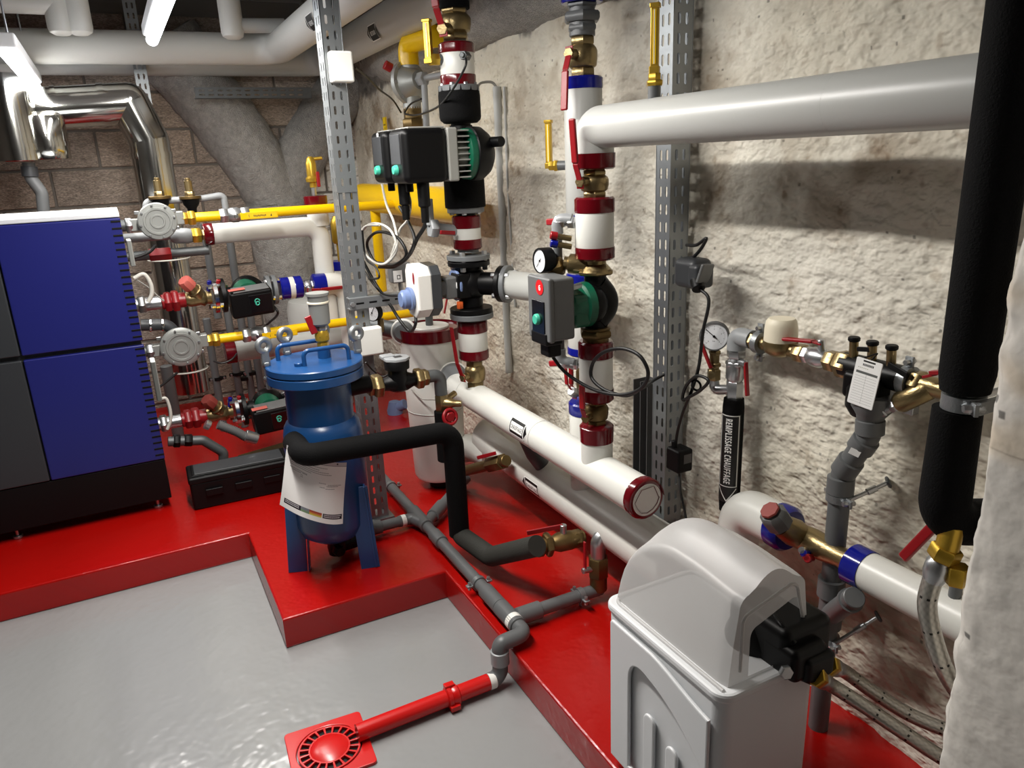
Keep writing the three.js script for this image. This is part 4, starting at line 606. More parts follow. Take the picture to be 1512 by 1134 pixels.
// ---------------------------------------------------------------- riser with the twin pump
const ya = py => rowY(py, XA, ZA), PA = py => V(XA, ya(py), ZA);
{
  let t;
  t = thing('pipe_insulation', 'black insulated pipe end at the top of the twin pump riser', 'pipe', PA(12)); mesh(t, 'foam', cyl(PA(14), PA(-70), .052, 26), M.blackfoam);
  ballValve('ball_valve', 'brass ball valve with dark red lever at the top of the twin pump riser', PA(60), PA(10), .05, V(-.8, -.1, .6), V(-.12, 1, 0), .2, { leverMat: M.redhandle, w: .024, at: .35 });
  const ra = mm(25.6, PA(95));
  sleeve('pipe_sleeve', 'white pipe sleeve with red bands above the black pump shell', PA(129), PA(64), ra, [[0, .28], [.77, 1]]);
  const rs = mm(31, PA(155));
  t = thing('pump_flange_shell', 'black foam shell around the flange above the twin pump', 'insulation', PA(184)); mesh(t, 'shell', rev(PA(182), PA(132), [[0, rs * .8], [.01, rs * .96], [.02, rs], [.09, rs], [.1, rs * .98], [.12, rs * .97]], 12, .2), M.blackfoam); mesh(t, 'flange_ring', [flange(PA(131), Y, rs * .97, .02)], M.castgrey); each(t, 'bolt', boltRing(PA(131), Y, rs * .8, 8, .009, .035), M.steel); mesh(t, 'neck', cyl(PA(198), PA(180), .035, 20), M.castblack);
  const rl = mm(30, PA(288));
  t = thing('pump_flange_shell', 'black foam shell around the flange below the twin pump', 'insulation', PA(314)); mesh(t, 'shell', rev(PA(306), PA(265), [[0, rl], [.01, rl * 1.01], [.09, rl], [.105, rl * .98]], 12, .2), M.blackfoam); mesh(t, 'flange_ring', flange(PA(309), Y, rl * .92, .022), M.castgrey); mesh(t, 'neck', cyl(PA(318), PA(255), .036, 20), M.castblack); each(t, 'bolt', boltRing(PA(312), Y, rl * .75, 6, .009, .02), M.steel);
  sleeve('pipe_sleeve', 'dark red pipe sleeve with one white band below the twin pump', PA(367), PA(318), mm(20.5, PA(340)), [[0, .3], [.63, 1]]);
  // twin pump -----------------------------------------------------------------
  const py = ya(228), t2 = thing('twin_pump', 'black twin-head circulation pump with green knobs', 'pump', V(1.0, ya(272), ZA));
  mesh(t2, 'volute', [rev(V(XA - .035, py, ZA), V(XA + .055, py, ZA), [[0, .06], [.02, .085], [.06, .085], [.09, .055]], 30), cyl(PA(270), PA(185), .04, 22), ...[-.095, .095].map(d => rev(V(XA - .03, py, ZA + d), V(XA + .06, py, ZA + d), [[0, .07], [.015, .09], [.05, .088], [.075, .07], [.09, .045]], 30)), cyl(V(XA + .03, py + .035, ZA + .08), V(XA + .05, py + .035, ZA + .21), .017, 16)], M.castblack);
  for (const d of [-.095, .095]) {
    const z = ZA + d, hx0 = .85, hx1 = 1.005, yl = py - .085, yh = py + .085;
    mesh(t2, 'green_ring', rev(V(XA - .045, py, z), V(XA - .012, py, z), [[0, .074], [.006, .083], [.026, .085], [.033, .08]], 30), M.green, 'green motor flange');
    const fins = []; for (let i = 0; i < 9; i++) fins.push(box(V((hx1 + XA - .045) / 2, yl + .012 + i * .0185, z), XA - .045 - hx1, .0045, .14, .001)); fins.push(cyl(V(hx1 - .01, py, z), V(XA - .03, py, z), .056, 24)); mesh(t2, 'motor_fins', fins, M.finsgrey, 'grey cooling fins'); mesh(t2, 'motor_shell', box(V(hx1 + .018, py, z), .036, .17, .148, .006), M.finsgrey);
    const hb = mesh(t2, 'head_box', [box(V((hx0 + hx1) / 2, py, z), hx1 - hx0, .172, .15, .022)], M.castblack, 'glossy black control head'); mesh(hb, 'head_top', box(V((hx0 + hx1) / 2 + .01, yh + .002, z), hx1 - hx0 - .03, .006, .125, .003), M.finsgrey);
    mesh(hb, 'display', box(V(hx0 + .0005, py + .022, z), .006, .095, .09, .003), M.darkgrey); mesh(hb, 'knob', [rev(V(hx0 + .004, py - .042, z), V(hx0 - .014, py - .042, z), [[0, .017], [.012, .016], [.018, .013]], 20)], M.teal, 'teal dial knob');
    if (d < 0) decal(hb, 'label', V(hx0 - .0005, py + .068, z + .02), Zv, Y, .02, .026, M.label);
    mesh(hb, 'cable_gland', [cyl(V(hx0 + .05, yl - .03, z - .03), V(hx0 + .05, yl + .005, z - .03), .013, 12), rev(V(hx0 + .075, yl - .13, z + .03), V(hx0 + .075, yl + .005, z + .03), [[0, .013], [.05, .014], [.055, .02], [.135, .021]], 14)], M.black);
  }
  // three-way valve ---------------------------------------------------------------
  const vy = ya(418); t = thing('mixing_valve', 'black flanged three-way mixing valve on the twin pump riser', 'valve', PA(470));
  mesh(t, 'body', [cyl(PA(452), PA(385), .045, 26), ball(V(XA, vy, ZA), .066, 1, 1.05, 1), sweep([V(XA, vy, ZA), V(XA + .08, vy, ZA + .096)], .042, 22), box(V(XA - .045, vy, ZA + .02), .05, .09, .07, .006)], M.castblack);
  each(t, 'flange', [flange(PA(388), Y, .078, .018), flange(PA(457), Y, .08, .02), flange(V(XA + .083, vy, ZA + .1), V(.64, 0, .77), .066, .018)], M.castblack);
  mesh(t, 'counter_flange', [flange(PA(379), Y, .08, .018), rev(PA(372), PA(365), [[0, .04], [.03, .034]], 24), flange(PA(465), Y, .082, .02), flange(V(XA + .097, vy, ZA + .117), V(.64, 0, .77), .068, .018)], M.castgrey);
  each(t, 'bolt', [...boltRing(PA(384), Y, .062, 4, .011, .07, .8), ...boltRing(V(XA + .09, vy, ZA + .108), V(.64, 0, .77), .052, 4, .01, .07, .8)], M.steel); mesh(t, 'cap_nut', hex(off(PA(452), -.06, .004, .035), off(PA(452), -.06, .03, .035), .013), M.orange, 'orange cap nut');
  decal(t, 'rating_plate', V(XA - .0705, vy + .005, ZA + .02), Zv, Y, .05, .022, M.label);
  // actuator
  const ax = onZ(612, 432, ZA).x, ac = off(V(ax, vy - .005, ZA), 0, 0, 0), a2 = thing('valve_actuator', 'white and black valve actuator with blue hand wheel', 'actuator', off(ac, 0, -.09, 0));
  const oct = new THREE.Shape(); [[-.06, -.045], [-.045, -.088], [.02, -.095], [.065, -.06], [.065, .06], [.04, .09], [-.04, .095], [-.06, .07]].forEach(([u, v], i) => i ? oct.lineTo(u, v) : oct.moveTo(u, v));
  mesh(a2, 'housing', plate(oct, off(ac, .045, 0, 0), nZ.clone().negate().multiplyScalar(1), Y, .055, .006).translate(0, 0, 0), M.white, 'white actuator cover');
  mesh(a2, 'rear_housing', plate(oct, off(ac, .082, 0, 0), Zv, Y, .04, .004), M.darkgrey);
  mesh(a2, 'bracket', [bar(off(ac, .07, .0, 0), V(XA - .065, vy, ZA), .05, .062, Y, .006), box(V(XA - .085, vy - .005, ZA), .05, .08, .075, .008)], M.midgrey); mesh(a2, 'clamp_plate', [cyl(V(XA - .064, vy, ZA), V(XA - .054, vy, ZA), .058, 26), cyl(off(V(XA - .06, vy, ZA), 0, .06, .0), off(V(XA - .04, vy, ZA), 0, .06, 0), .012, 10)], M.bluehandle);
  mesh(a2, 'hand_wheel', [rev(off(ac, -.012, -.025, 0), off(ac, -.055, -.025, 0), [[0, .04], [.012, .042], [.014, .034], [.034, .034], [.036, .03], [.043, .026]], 26)], M.bluehandle, 'blue-grey hand wheel'); const rl2 = new THREE.CircleGeometry(.014, 20); rl2.scale(.62, 1.5, 1); rl2.rotateY(-Math.PI / 2); rl2.translate(ac.x - .0112, ac.y + .05, ac.z + .03); mesh(a2, 'position_mark', rl2, M.redhandle, 'red oval mark');
  sleeve('pipe_sleeve', 'red and white pipe sleeve between the mixing valve and the supply manifold', PA(529), PA(473), mm(21.5, PA(500)), [[0, .25], [.72, 1]]);
  ballValve('ball_valve', 'brass ball valve with a tall red lever below the mixing valve riser', PA(572), PA(531), .037, V(-1, 0, .3), V(-.1, 1, 0), .2, { w: .022, at: .5, bare: true });
  // grey pipe from the mixing valve to the return riser
  const g = thing('insulated_pipe', 'pale grey insulated pipe between the mixing valve and the return riser', 'pipe', V(1.2, vy, -2.3)); mesh(g, 'jacket', tube([V(XA + .1, vy, ZA + .12), V(1.29, vy, ZA + .33), V(XC, vy, ZC)], .05, .12, 28), M.jacketgrey);
}
// ---------------------------------------------------------------- riser with the single pump
const yb = py => rowY(py, XA, ZB), PB = py => V(XA, yb(py), ZB);
{
  let t;
  const by = 1.563, r = .0515; t = thing('insulated_pipe', 'large pale grey insulated pipe running along the limewashed wall', 'pipe', V(XA, by, ZB));
  mesh(t, 'jacket', sweep(fillet([PB(232), V(XA, by, ZB), V(XA, by, -.4)], .09, 16), r, 44), M.jacketgrey); mesh(t, 'seam', torus(V(XA, by, onX(1240, 175, XA).z), Zv, r - .0011, .0014, 6, 40), M.jacketgrey);
  mesh(t, 'tape_band', rev(PB(250), PB(229), [[0, .02], [0, r - .002], [.004, r + .003], [.04, r + .004], [yb(229) - yb(250), r + .002]], 36), M.bandred, 'glossy dark red tape');
  ballValve('ball_valve', 'brass ball valve with long red lever under the large grey pipe', PB(292), PB(250), .035, V(-1, 0, .35), V(-.1, 1, .05), .15, { at: .6 });
  sleeve('pipe_sleeve', 'white pipe sleeve with dark red bands above the brass balancing valve', PB(382), PB(291), mm(28.5, PB(335)), [[0, .2], [.76, 1]]);
  t = thing('balancing_valve', 'brass balancing valve with blue and red test points behind the round gauge', 'valve', PB(405)); const bc = PB(390), k = V(-.72, -.12, -.35).normalize(), bd = bc.clone().addScaledVector(k, .02);
  mesh(t, 'body', [hex(PB(405), PB(397), .052), rev(PB(400), PB(380), [[0, .048], [.02, .03], [yb(380) - yb(400), .03]], 24), rev(bd, bd.clone().addScaledVector(V(-.6, .1, -.5), .085), [[0, .022], [.03, .027], [.05, .027], [.055, .018], [.065, .018]], 20)], M.brass); const kb = off(bc, -.068, .0, -.05); mesh(t, 'knob', rev(kb, off(kb, -.035, -.012, -.03), [[0, .018], [.005, .026], [.035, .026], [.045, .02]], 10, 0, true), M.brassdark, 'dark knob');
  for (const [py, m] of [[345, M.redhandle], [357, M.bandblue]]) { const q = V(XA - .055, yb(py + 6), ZB - .03), e = V(XA - .1, yb(py), ZB - .05); mesh(t, 'test_point', cyl(q, e, .008, 10), M.brass); mesh(t, 'test_cap', cyl(lerp(q, e, .75), lerp(q, e, 1.15), .011, 10), m); }
  t = thing('circulation_pump', 'single-head circulation pump with green motor and grey control box', 'pump', PB(484)); const py = yb(447), pz = ZB;
  mesh(t, 'volute', [cyl(PB(486), PB(404), .03, 22), rev(V(XA - .04, py, pz), V(XA + .05, py, pz), [[0, .05], [.012, .058], [.035, .056], [.055, .04], [.07, .02]], 28), tube([PB(418), V(XA + .035, yb(440), pz), V(XA + .035, yb(456), pz), PB(474)], .034, .05, 20)], M.castblack);
  mesh(t, 'motor', [rev(V(XA - .11, py, pz), V(XA - .03, py, pz), [[0, .043], [.01, .048], [.055, .052], [.06, .06], [.08, .062]], 28), box(V(XA - .07, py - .008, pz), .07, .095, .095, .02)], M.green, 'green motor'); mesh(t, 'motor_plate', rev(V(XA - .1, py + .046, pz + .005), V(XA - .05, py + .05, pz + .005), [[0, .012], [.05, .012]], 12), M.steel);
  const cx = XA - .135, cyy = py + .006; const cb = mesh(t, 'control_box', [box(V(cx, cyy, pz), .07, .165, .112, .008)], M.midgrey, 'grey control box'); mesh(cb, 'front_cover', box(V(cx - .036, cyy, pz), .016, .17, .116, .006), M.midgrey); mesh(cb, 'display', box(V(cx - .0445, cyy - .025, pz), .004, .095, .066, .002), M.screen); mesh(cb, 'lower_cover', box(V(cx - .022, cyy - .078, pz), .05, .035, .085, .006), M.black);
  const dz = pz - .002; { const g = new THREE.CircleGeometry(.02, 28); g.rotateY(-Math.PI / 2); g.translate(cx - .0452, cyy + .058, dz + .012); M.badge = new THREE.MeshStandardMaterial({ roughness: .4, side: THREE.DoubleSide, map: canvasTex(128, 128, (q, W) => { q.fillStyle = '#c9161c'; q.fillRect(0, 0, W, W); q.fillStyle = '#fff'; q.font = 'bold 62px sans-serif'; q.textAlign = 'center'; q.textBaseline = 'middle'; q.fillText('6', W / 2, W / 2 + 4); }) }); mesh(cb, 'number_badge', g, M.badge, 'round red badge with the digit 6'); }
  mesh(cb, 'dial_knob', [rev(V(cx - .045, cyy - .028, dz), V(cx - .056, cyy - .028, dz), [[0, .015], [.008, .0145], [.011, .012]], 22)], M.teal, 'teal dial knob'); mesh(cb, 'plug', box(V(cx - .01, cyy - .105, pz), .04, .055, .05, .006), M.black);
  t = thing('pipe_union', 'brass union below the single pump', 'fitting', PB(506)); mesh(t, 'nut', [hex(PB(497), PB(486), .047), cyl(PB(508), PB(494), .036, 22), cyl(PB(486), PB(482), .042, 22)], M.brassdark);
  sleeve('pipe_sleeve', 'white pipe sleeve with dark red bands below the single pump', PB(590), PB(503), mm(25, PB(545)), [[0, .2], [.74, 1]]);
  ballValve('ball_valve', 'brass ball valve with hanging red lever above the supply manifold', PB(628), PB(588), .032, V(-1, 0, .4), V(0, 1, 0), .1, { at: .45, m: M.brassdark });
  t = thing('pipe_sleeve', 'white branch with a dark red cap standing on the supply manifold beside its end cap', 'pipe', V(XA, MY, ZB)); const rr = mm(23.5, PB(655)); mesh(t, 'jacket', cyl(V(XA, MY + .02, ZB), PB(640), rr, 36), M.jacket); mesh(t, 'cap', rev(PB(650), PB(624), [[0, rr], [0, rr + .002], [.045, rr + .003], [.052, rr - .004], [yb(624) - yb(650), .03]], 36), M.bandred, 'dark red cap');
}
// ---------------------------------------------------------------- blue return riser
const yc = py => rowY(py, XC, ZC), PC = py => V(XC, yc(py), ZC);
{
  let t; const r = mm(28.5, PC(125)), G = 'return riser sleeves';
  t = thing('insulated_pipe', 'pale pipe with a blue band rising to the ceiling above the grey union', 'pipe', PC(4)); mesh(t, 'jacket', cyl(PC(0), V(XC, CEIL, ZC), r, 30), M.jacketgrey); mesh(t, 'tape_band', rev(PC(5), PC(-8), [[0, .03], [0, r], [.003, r + .003], [.05, r + .003]], 30), M.bandblue);
  t = thing('pipe_union', 'dark grey plastic union above the brass valve on the return riser', 'fitting', PC(54)); mesh(t, 'body', [cyl(PC(54), PC(2), .037, 24), hex(PC(47), PC(36), .044), hex(PC(33), PC(18), .056), hex(PC(12), PC(4), .046)], M.pvc);
  ballValve('ball_valve', 'brass ball valve with hanging red lever on the blue-banded return riser', PC(115), PC(54), .04, V(-1, 0, .45), V(-.12, -1, .1), .15, { at: .55 });
  sleeve('insulated_pipe', 'tall pale return riser with blue bands behind the large grey pipe', PC(326), PC(114), r, [[0, .05, M.bandblue], [.92, 1, M.bandblue]], { m: M.jacketgrey });
  t = thing('steel_pipe', 'dark steel pipe of the return riser between two blue bands', 'pipe', PC(404)); mesh(t, 'pipe', cyl(PC(408), PC(320), .03, 20), M.iron);
  sleeve('insulated_pipe', 'pale return riser section with blue bands behind the green pump motor', PC(522), PC(403), mm(27, PC(470)), [[0, .1, M.bandblue], [.86, 1, M.bandblue]]);
  ballValve('ball_valve', 'brass ball valve with red lever at the foot of the return riser', PC(598), PC(520), .032, V(-1, 0, .2), V(0, 1, 0), .11, { m: M.brassdark, at: .28 });
  sleeve('insulated_pipe', 'white return branch with a blue cap behind the supply manifold', V(XC, .33, ZC), PC(592), mm(26, PC(620)), [[.9, 1, M.bandblue]]);
}
// ---------------------------------------------------------------- hydraulic separator column
{
  const sx = 1.1, sz = -2.92, A = y => V(sx, y, sz), t = thing('separator_column', 'white insulated separator column with a dark red top band', 'tank', V(sx, PH, sz)), rw = py => rowY(py, sx, sz);
  const r = mm(45, A(.7)), top = rw(484), bot = rw(700);
  mesh(t, 'jacket', rev(A(bot), A(top), [[0, r * .6], [.004, r * .8], [.02, r * .86], [(top - bot) * .5, r * .93], [(top - bot) * .9, r], [top - bot, r]], 44), M.jacket); mesh(t, 'tape_band', rev(A(rw(498)), A(top + .003), [[0, r], [0, r + .003], [.05, r + .004], [top - rw(498), r + .001], [top - rw(498) + .003, r * .6]], 44), M.bandred); mesh(t, 'top_plate', cyl(A(top), A(top + .012), r * .62, 32), M.jacket); mesh(t, 'vent_pipe', [cyl(A(top), A(rw(455)), .016, 14)], M.iron); mesh(t, 'seam', torus(A(rw(600)), Y, r * .94, .0015, 6, 40), M.jacketgrey); mesh(t, 'leg', [cyl(A(PH), A(bot + .02), .05, 20), cyl(V(sx + .06, PH + .02, sz + .04), V(sx + .1, PH + .06, sz + .04), .02, 12)], M.castblack);
  const v = thing('ball_valve', 'small red-levered valve on the vent pipe of the separator column', 'valve', A(rw(458))); mesh(v, 'body', hex(A(rw(460)), A(rw(444)), .02), M.iron); mesh(v, 'lever', [bar(off(A(rw(446)), 0, 0, 0), off(A(rw(441)), .09, 0, 0), .012, .005, Y), bar(off(A(rw(441)), .09, 0, 0), off(A(rw(466)), .07, 0, 0), .012, .005, Zv)], M.redhandle);
}
// ---------------------------------------------------------------- filling line on the limewashed wall
const FX = 1.365;
const FP = (px, py, x = FX) => onX(px, py, x);
{
  let t; const y0 = 1.03;
  // filling pipe
  const rz = -1.41, R = (py) => V(FX, rowY(py, FX, rz), rz);
  t = thing('filling_pipe', 'black insulated filling pipe labelled REMPLISSAGE CHAUFFAGE', 'pipe', R(755)); const rr = mm(15.5, R(650));
  mesh(t, 'foam', sweep([R(752), lerp(R(752), R(588), .1), lerp(R(752), R(588), .5), lerp(R(752), R(588), .93), R(588)], (s) => rr * (s < .02 || s > .98 ? .93 : 1), 28), M.blackfoam); mesh(t, 'pipe', cyl(R(800), R(750), .02, 16), M.midgrey);
  const lab = new THREE.MeshStandardMaterial({ roughness: .45, side: THREE.DoubleSide, map: canvasTex(1024, 192, (g, W, h) => { g.fillStyle = '#0b0b0b'; g.fillRect(0, 0, W, h); g.strokeStyle = '#e8e8e4'; g.lineWidth = 9; g.strokeRect(14, 14, 820, h - 28); g.beginPath(); g.moveTo(856, 14); g.lineTo(1006, h / 2); g.lineTo(856, h - 14); g.stroke(); g.fillStyle = '#ecece8'; g.font = 'bold 78px sans-serif'; g.textAlign = 'center'; g.textBaseline = 'middle'; g.fillText('REMPLISSAGE CHAUFFAGE', 424, h / 2 + 4, 760); }) });
  { const a = R(608), b = R(736), c = lerp(a, b, .5), L = a.distanceTo(b), u = V(-.88, 0, .47), v = nY.clone().cross(u), arc = .06, pos = [], nor = [], uv = [], idx = [], n = 10; for (let j = 0; j <= n; j++) { const an = (j / n - .5) * arc / rr, m = u.clone().multiplyScalar(Math.cos(an)).addScaledVector(v, Math.sin(an)); for (const e of [0, 1]) { const p = c.clone().addScaledVector(nY, (e - .5) * L).addScaledVector(m, rr + .001); pos.push(p.x, p.y, p.z); nor.push(m.x, m.y, m.z); uv.push(e, 1 - j / n); } } for (let j = 0; j < n; j++) { const q = j * 2; idx.push(q, q + 2, q + 1, q + 1, q + 2, q + 3); } mesh(t, 'flow_label', fromArrays(pos, nor, uv, idx), lab, 'black label reading REMPLISSAGE CHAUFFAGE'); }
  t = thing('ball_valve', 'nickel ball valve with hanging red lever above the black filling pipe', 'valve', R(590)); mesh(t, 'body', [hex(R(590), R(562), .022), rev(R(563), R(528), [[0, .018], [.01, .024], [.05, .024], [rowY(528, FX, rz) - rowY(563, FX, rz), .018]], 22), hex(R(540), R(533), .027), hex(R(528), R(514), .024)], M.steel); const h = off(R(532), -.005, 0, .03); mesh(t, 'stem', cyl(off(R(532), 0, 0, 0), off(h, 0, 0, .012), .009, 12), M.steel); mesh(t, 'lever', [bar(off(h, 0, .005, .01), off(h, 0, rowY(577, FX, rz) - h.y, .022), .012, .008, X, .003)], M.redhandle);
  const el = FP(1096, 499); t = thing('pipe_elbow', 'grey steel elbow at the top of the filling pipe', 'fitting', el); mesh(t, 'elbow', tube([R(516), V(FX, el.y + .002, rz), V(FX, el.y + .002, rz + .055)], .024, .03, 20), M.pvclight);
  // gauge branch
  const gz = -1.478, gb = V(FX - .01, rowY(565, FX, gz), gz); t = thing('gauge_branch', 'brass gauge cock with red lever on a steel elbow', 'valve', gb); mesh(t, 'elbow', tube([V(FX, rowY(575, FX, rz), rz), V(FX - .005, rowY(575, FX, gz), gz), off(gb, 0, .015, 0)], .014, .025, 16), M.steel); mesh(t, 'cock', [hex(off(gb, 0, .01, 0), V(gb.x, rowY(545, gb.x, gz), gz), .018), cyl(V(gb.x, rowY(548, gb.x, gz), gz), V(gb.x, rowY(517, gb.x, gz), gz), .013, 16), hex(V(gb.x, rowY(541, gb.x, gz), gz), V(gb.x, rowY(535, gb.x, gz), gz), .018), hex(V(gb.x, rowY(523, gb.x, gz), gz), V(gb.x, rowY(517, gb.x, gz), gz), .016)], M.brass); mesh(t, 'lever', [bar(V(gb.x - .02, rowY(541, gb.x, gz), gz + .01), V(gb.x - .035, rowY(505, gb.x, gz), gz - .015), .012, .007, Zv, .003)], M.redhandle);
  gauge('pressure_gauge', 'round pressure gauge on the brass filling line cock', V(gb.x - .012, rowY(495, gb.x, gz), gz + .008), V(-.75, .08, .66).normalize(), .0385, { d: .024, m: M.midgrey, needle: 140 });
  // line along the wall
  const ly = 1.035, L = z => V(FX, ly, z), zz = (px, py) => FP(px, py).z;
  t = thing('brass_pipe', 'brass and nickel pipe stretch between the elbow and the valve of the filling line', 'pipe', L(-1.3)); mesh(t, 'pipe', [cyl(L(rz + .04), L(-1.19), .015, 16), hex(L(-1.365), L(-1.345), .022), hex(L(zz(1222, 520)), L(zz(1237, 530)), .024)], M.brass); mesh(t, 'nut', hex(L(zz(1175, 510)), L(zz(1190, 513)), .022), M.brass);
  const c1 = L(-1.33); t = pipeClamp('galvanised clamp with rubber ring holding the brass filling line beside the cream meter', c1, Zv, .024, { side: Y, m: M.galv }); mesh(t, 'wall_rod', cyl(off(c1, .02, 0, 0), off(c1, .1, 0, 0), .005, 8), M.steel);
  const mz = zz(1153, 495), mb = L(mz); t = thing('water_meter', 'cream capped water meter on the brass filling line', 'meter', mb); mesh(t, 'body', [rev(off(mb, 0, -.02, 0), off(mb, 0, .018, 0), [[0, .02], [.01, .036], [.028, .042], [.038, .04]], 26), cyl(off(mb, 0, 0, -.06), off(mb, 0, 0, .07), .017, 16)], M.brass); mesh(t, 'cap', rev(off(mb, 0, .016, 0), off(mb, 0, .072, 0), [[0, .036], [.002, .039], [.03, .0385], [.04, .037], [.05, .035], [.056, .03]], 30), M.cream, 'cream plastic cap');
  const va = L(zz(1186, 515)), vb = L(zz(1232, 526)); t = thing('ball_valve', 'nickel ball valve with a flat red lever on the filling line', 'valve', va); mesh(t, 'body', [hex(va, lerp(va, vb, .25), .02), rev(lerp(va, vb, .2), lerp(va, vb, .8), [[0, .016], [.015, .023], [.035, .023], [.05, .017]], 20), hex(lerp(va, vb, .75), vb, .02)], M.steel); const vc = lerp(va, vb, .62); mesh(t, 'stem', cyl(vc, off(vc, -.008, .045, 0), .008, 12), M.steel); mesh(t, 'lever', [bar(off(vc, -.008, .035, .005), off(vc, -.012, .038, -.02), .016, .004, X), bar(off(vc, -.012, .038, -.015), off(vc, -.02, .03, -.095), .019, .008, X, .003)], M.redhandle);
  // backflow preventer
  const dz = zz(1288, 552), db = V(FX - .01, ly - .035, dz); t = thing('backflow_preventer', 'black backflow preventer with three brass test cocks and a white inspection tag', 'valve', off(db, 0, -.09, 0));
  mesh(t, 'body', [rev(off(db, 0, -.06, 0), off(db, 0, .02, 0), [[0, .03], [.02, .042], [.06, .042], [.08, .03]], 28), sweep([L(dz - .07), L(dz + .07)], .028, 20), box(off(db, -.005, .005, 0), .05, .06, .09, .012)], M.castblack); mesh(t, 'inlet_nut', [hex(L(dz - .085), L(dz - .05), .031)], M.brass); mesh(t, 'outlet_nut', [hex(L(dz + .055), L(dz + .09), .028)], M.brass);
  for (const [k, d] of [[0, -.045], [1, .0], [2, .045]]) { const b = V(FX - .005, ly + .015, dz + d); mesh(t, 'test_cock', cyl(b, off(b, -.004, .045, 0), .0095, 14), M.brass); mesh(t, 'cock_cap', cyl(off(b, -.004, .043, 0), off(b, -.004, .053, 0), .0125, 14), M.black); }
  each(t, 'cock_lever', [bar(V(FX - .02, ly + .03, dz + .05), V(FX - .03, ly + .02, dz + .1), .012, .006, Y), bar(V(FX - .015, ly + .045, dz - .03), V(FX - .015, ly + .05, dz + .0), .01, .006, Y)], M.black);
  { const a = onX(1273, 530, FX - .062), w = .056, hgt = .1, u = V(.12, -.1, .92).normalize(), vv = V(.1, 1, .38); vv.addScaledVector(u, -vv.dot(u)).normalize();
    const tx = canvasTex(256, 460, (g, W, h) => { g.fillStyle = '#f1f1ef'; g.fillRect(0, 0, W, h); g.fillStyle = '#1a1a1a'; g.fillRect(70, 8, 120, 16); for (let i = 0; i < 8; i++) g.fillRect(72 + i * 14, 42, 10, 22); g.fillStyle = '#b7b9a8'; for (let i = 0; i < 6; i++) g.fillRect(30 + i * 18, 84, 12, 8); g.fillStyle = '#5a5c5a'; g.fillRect(20, 120, 216, 24); g.strokeStyle = '#777'; g.lineWidth = 2; for (let i = 0; i < 11; i++) { g.beginPath(); g.moveTo(20, 172 + i * 26); g.lineTo(236, 172 + i * 26); g.stroke(); } g.beginPath(); g.moveTo(128, 146); g.lineTo(128, 440); g.stroke(); });
    const c = onX(1277, 566, FX - .062); const tg = thing('inspection_tag', 'white printed inspection tag hanging on the black backflow preventer', 'tag', c); const n = u.clone().cross(vv); mesh(tg, 'card', [plate(rrect(w * 1.0, hgt, .003), c, u, vv, .0012)], M.paper); const g = new THREE.PlaneGeometry(w * .98, hgt * .98); g.applyMatrix4(new THREE.Matrix4().makeBasis(u, vv, n).setPosition(c.clone().addScaledVector(n, .0016))); const g2 = g.clone(); mesh(tg, 'print', g, new THREE.MeshStandardMaterial({ map: tx, roughness: .55, side: THREE.DoubleSide })); mesh(tg, 'tie', tube([c.clone().addScaledVector(vv, hgt * .46), c.clone().addScaledVector(vv, hgt * .62).add(V(.02, 0, 0)), V(FX - .02, ly + .03, dz - .01)], .0015, .005, 6), M.black); }
  const c2 = L(zz(1340, 562)); pipeClamp('galvanised clamp with rubber ring beside the brass strainer', c2, Zv, .026, { side: Y });
  const sa = L(zz(1348, 566)), sb = L(zz(1400, 592)); t = thing('strainer', 'brass Y strainer with a nickel plug below the filling line', 'strainer', lerp(sa, sb, .5)); const sd = V(-.25, -.62, -.75).normalize(), sc = lerp(sa, sb, .55); mesh(t, 'body', [hex(sa, lerp(sa, sb, .3), .026), cyl(lerp(sa, sb, .2), sb, .02, 18), rev(sc, sc.clone().addScaledVector(sd, .08), [[0, .016], [.01, .022], [.07, .022], [.078, .017]], 20)], M.brass); const e = sc.clone().addScaledVector(sd, .078); mesh(t, 'plug', [hex(e, e.clone().addScaledVector(sd, .014), .014), cyl(e, e.clone().addScaledVector(sd, .028), .01, 12), hex(e.clone().addScaledVector(sd, .026), e.clone().addScaledVector(sd, .036), .013)], M.steel); mesh(t, 'side_plug', box(off(e, .03, -.012, .012), .022, .022, .022, .003), M.steel);
  t = thing('ball_valve', 'ball valve with red lever mostly hidden behind the thick black pipe', 'valve', sb); mesh(t, 'body', hex(sb, off(sb, 0, 0, .05), .024), M.brass); mesh(t, 'lever', [bar(onX(1362, 557, FX - .03), onX(1384, 552, FX - .03), .006, .004, Y), bar(onX(1375, 550, FX - .03), onX(1420, 548, FX - .03), .016, .008, X)], M.redhandle);
}
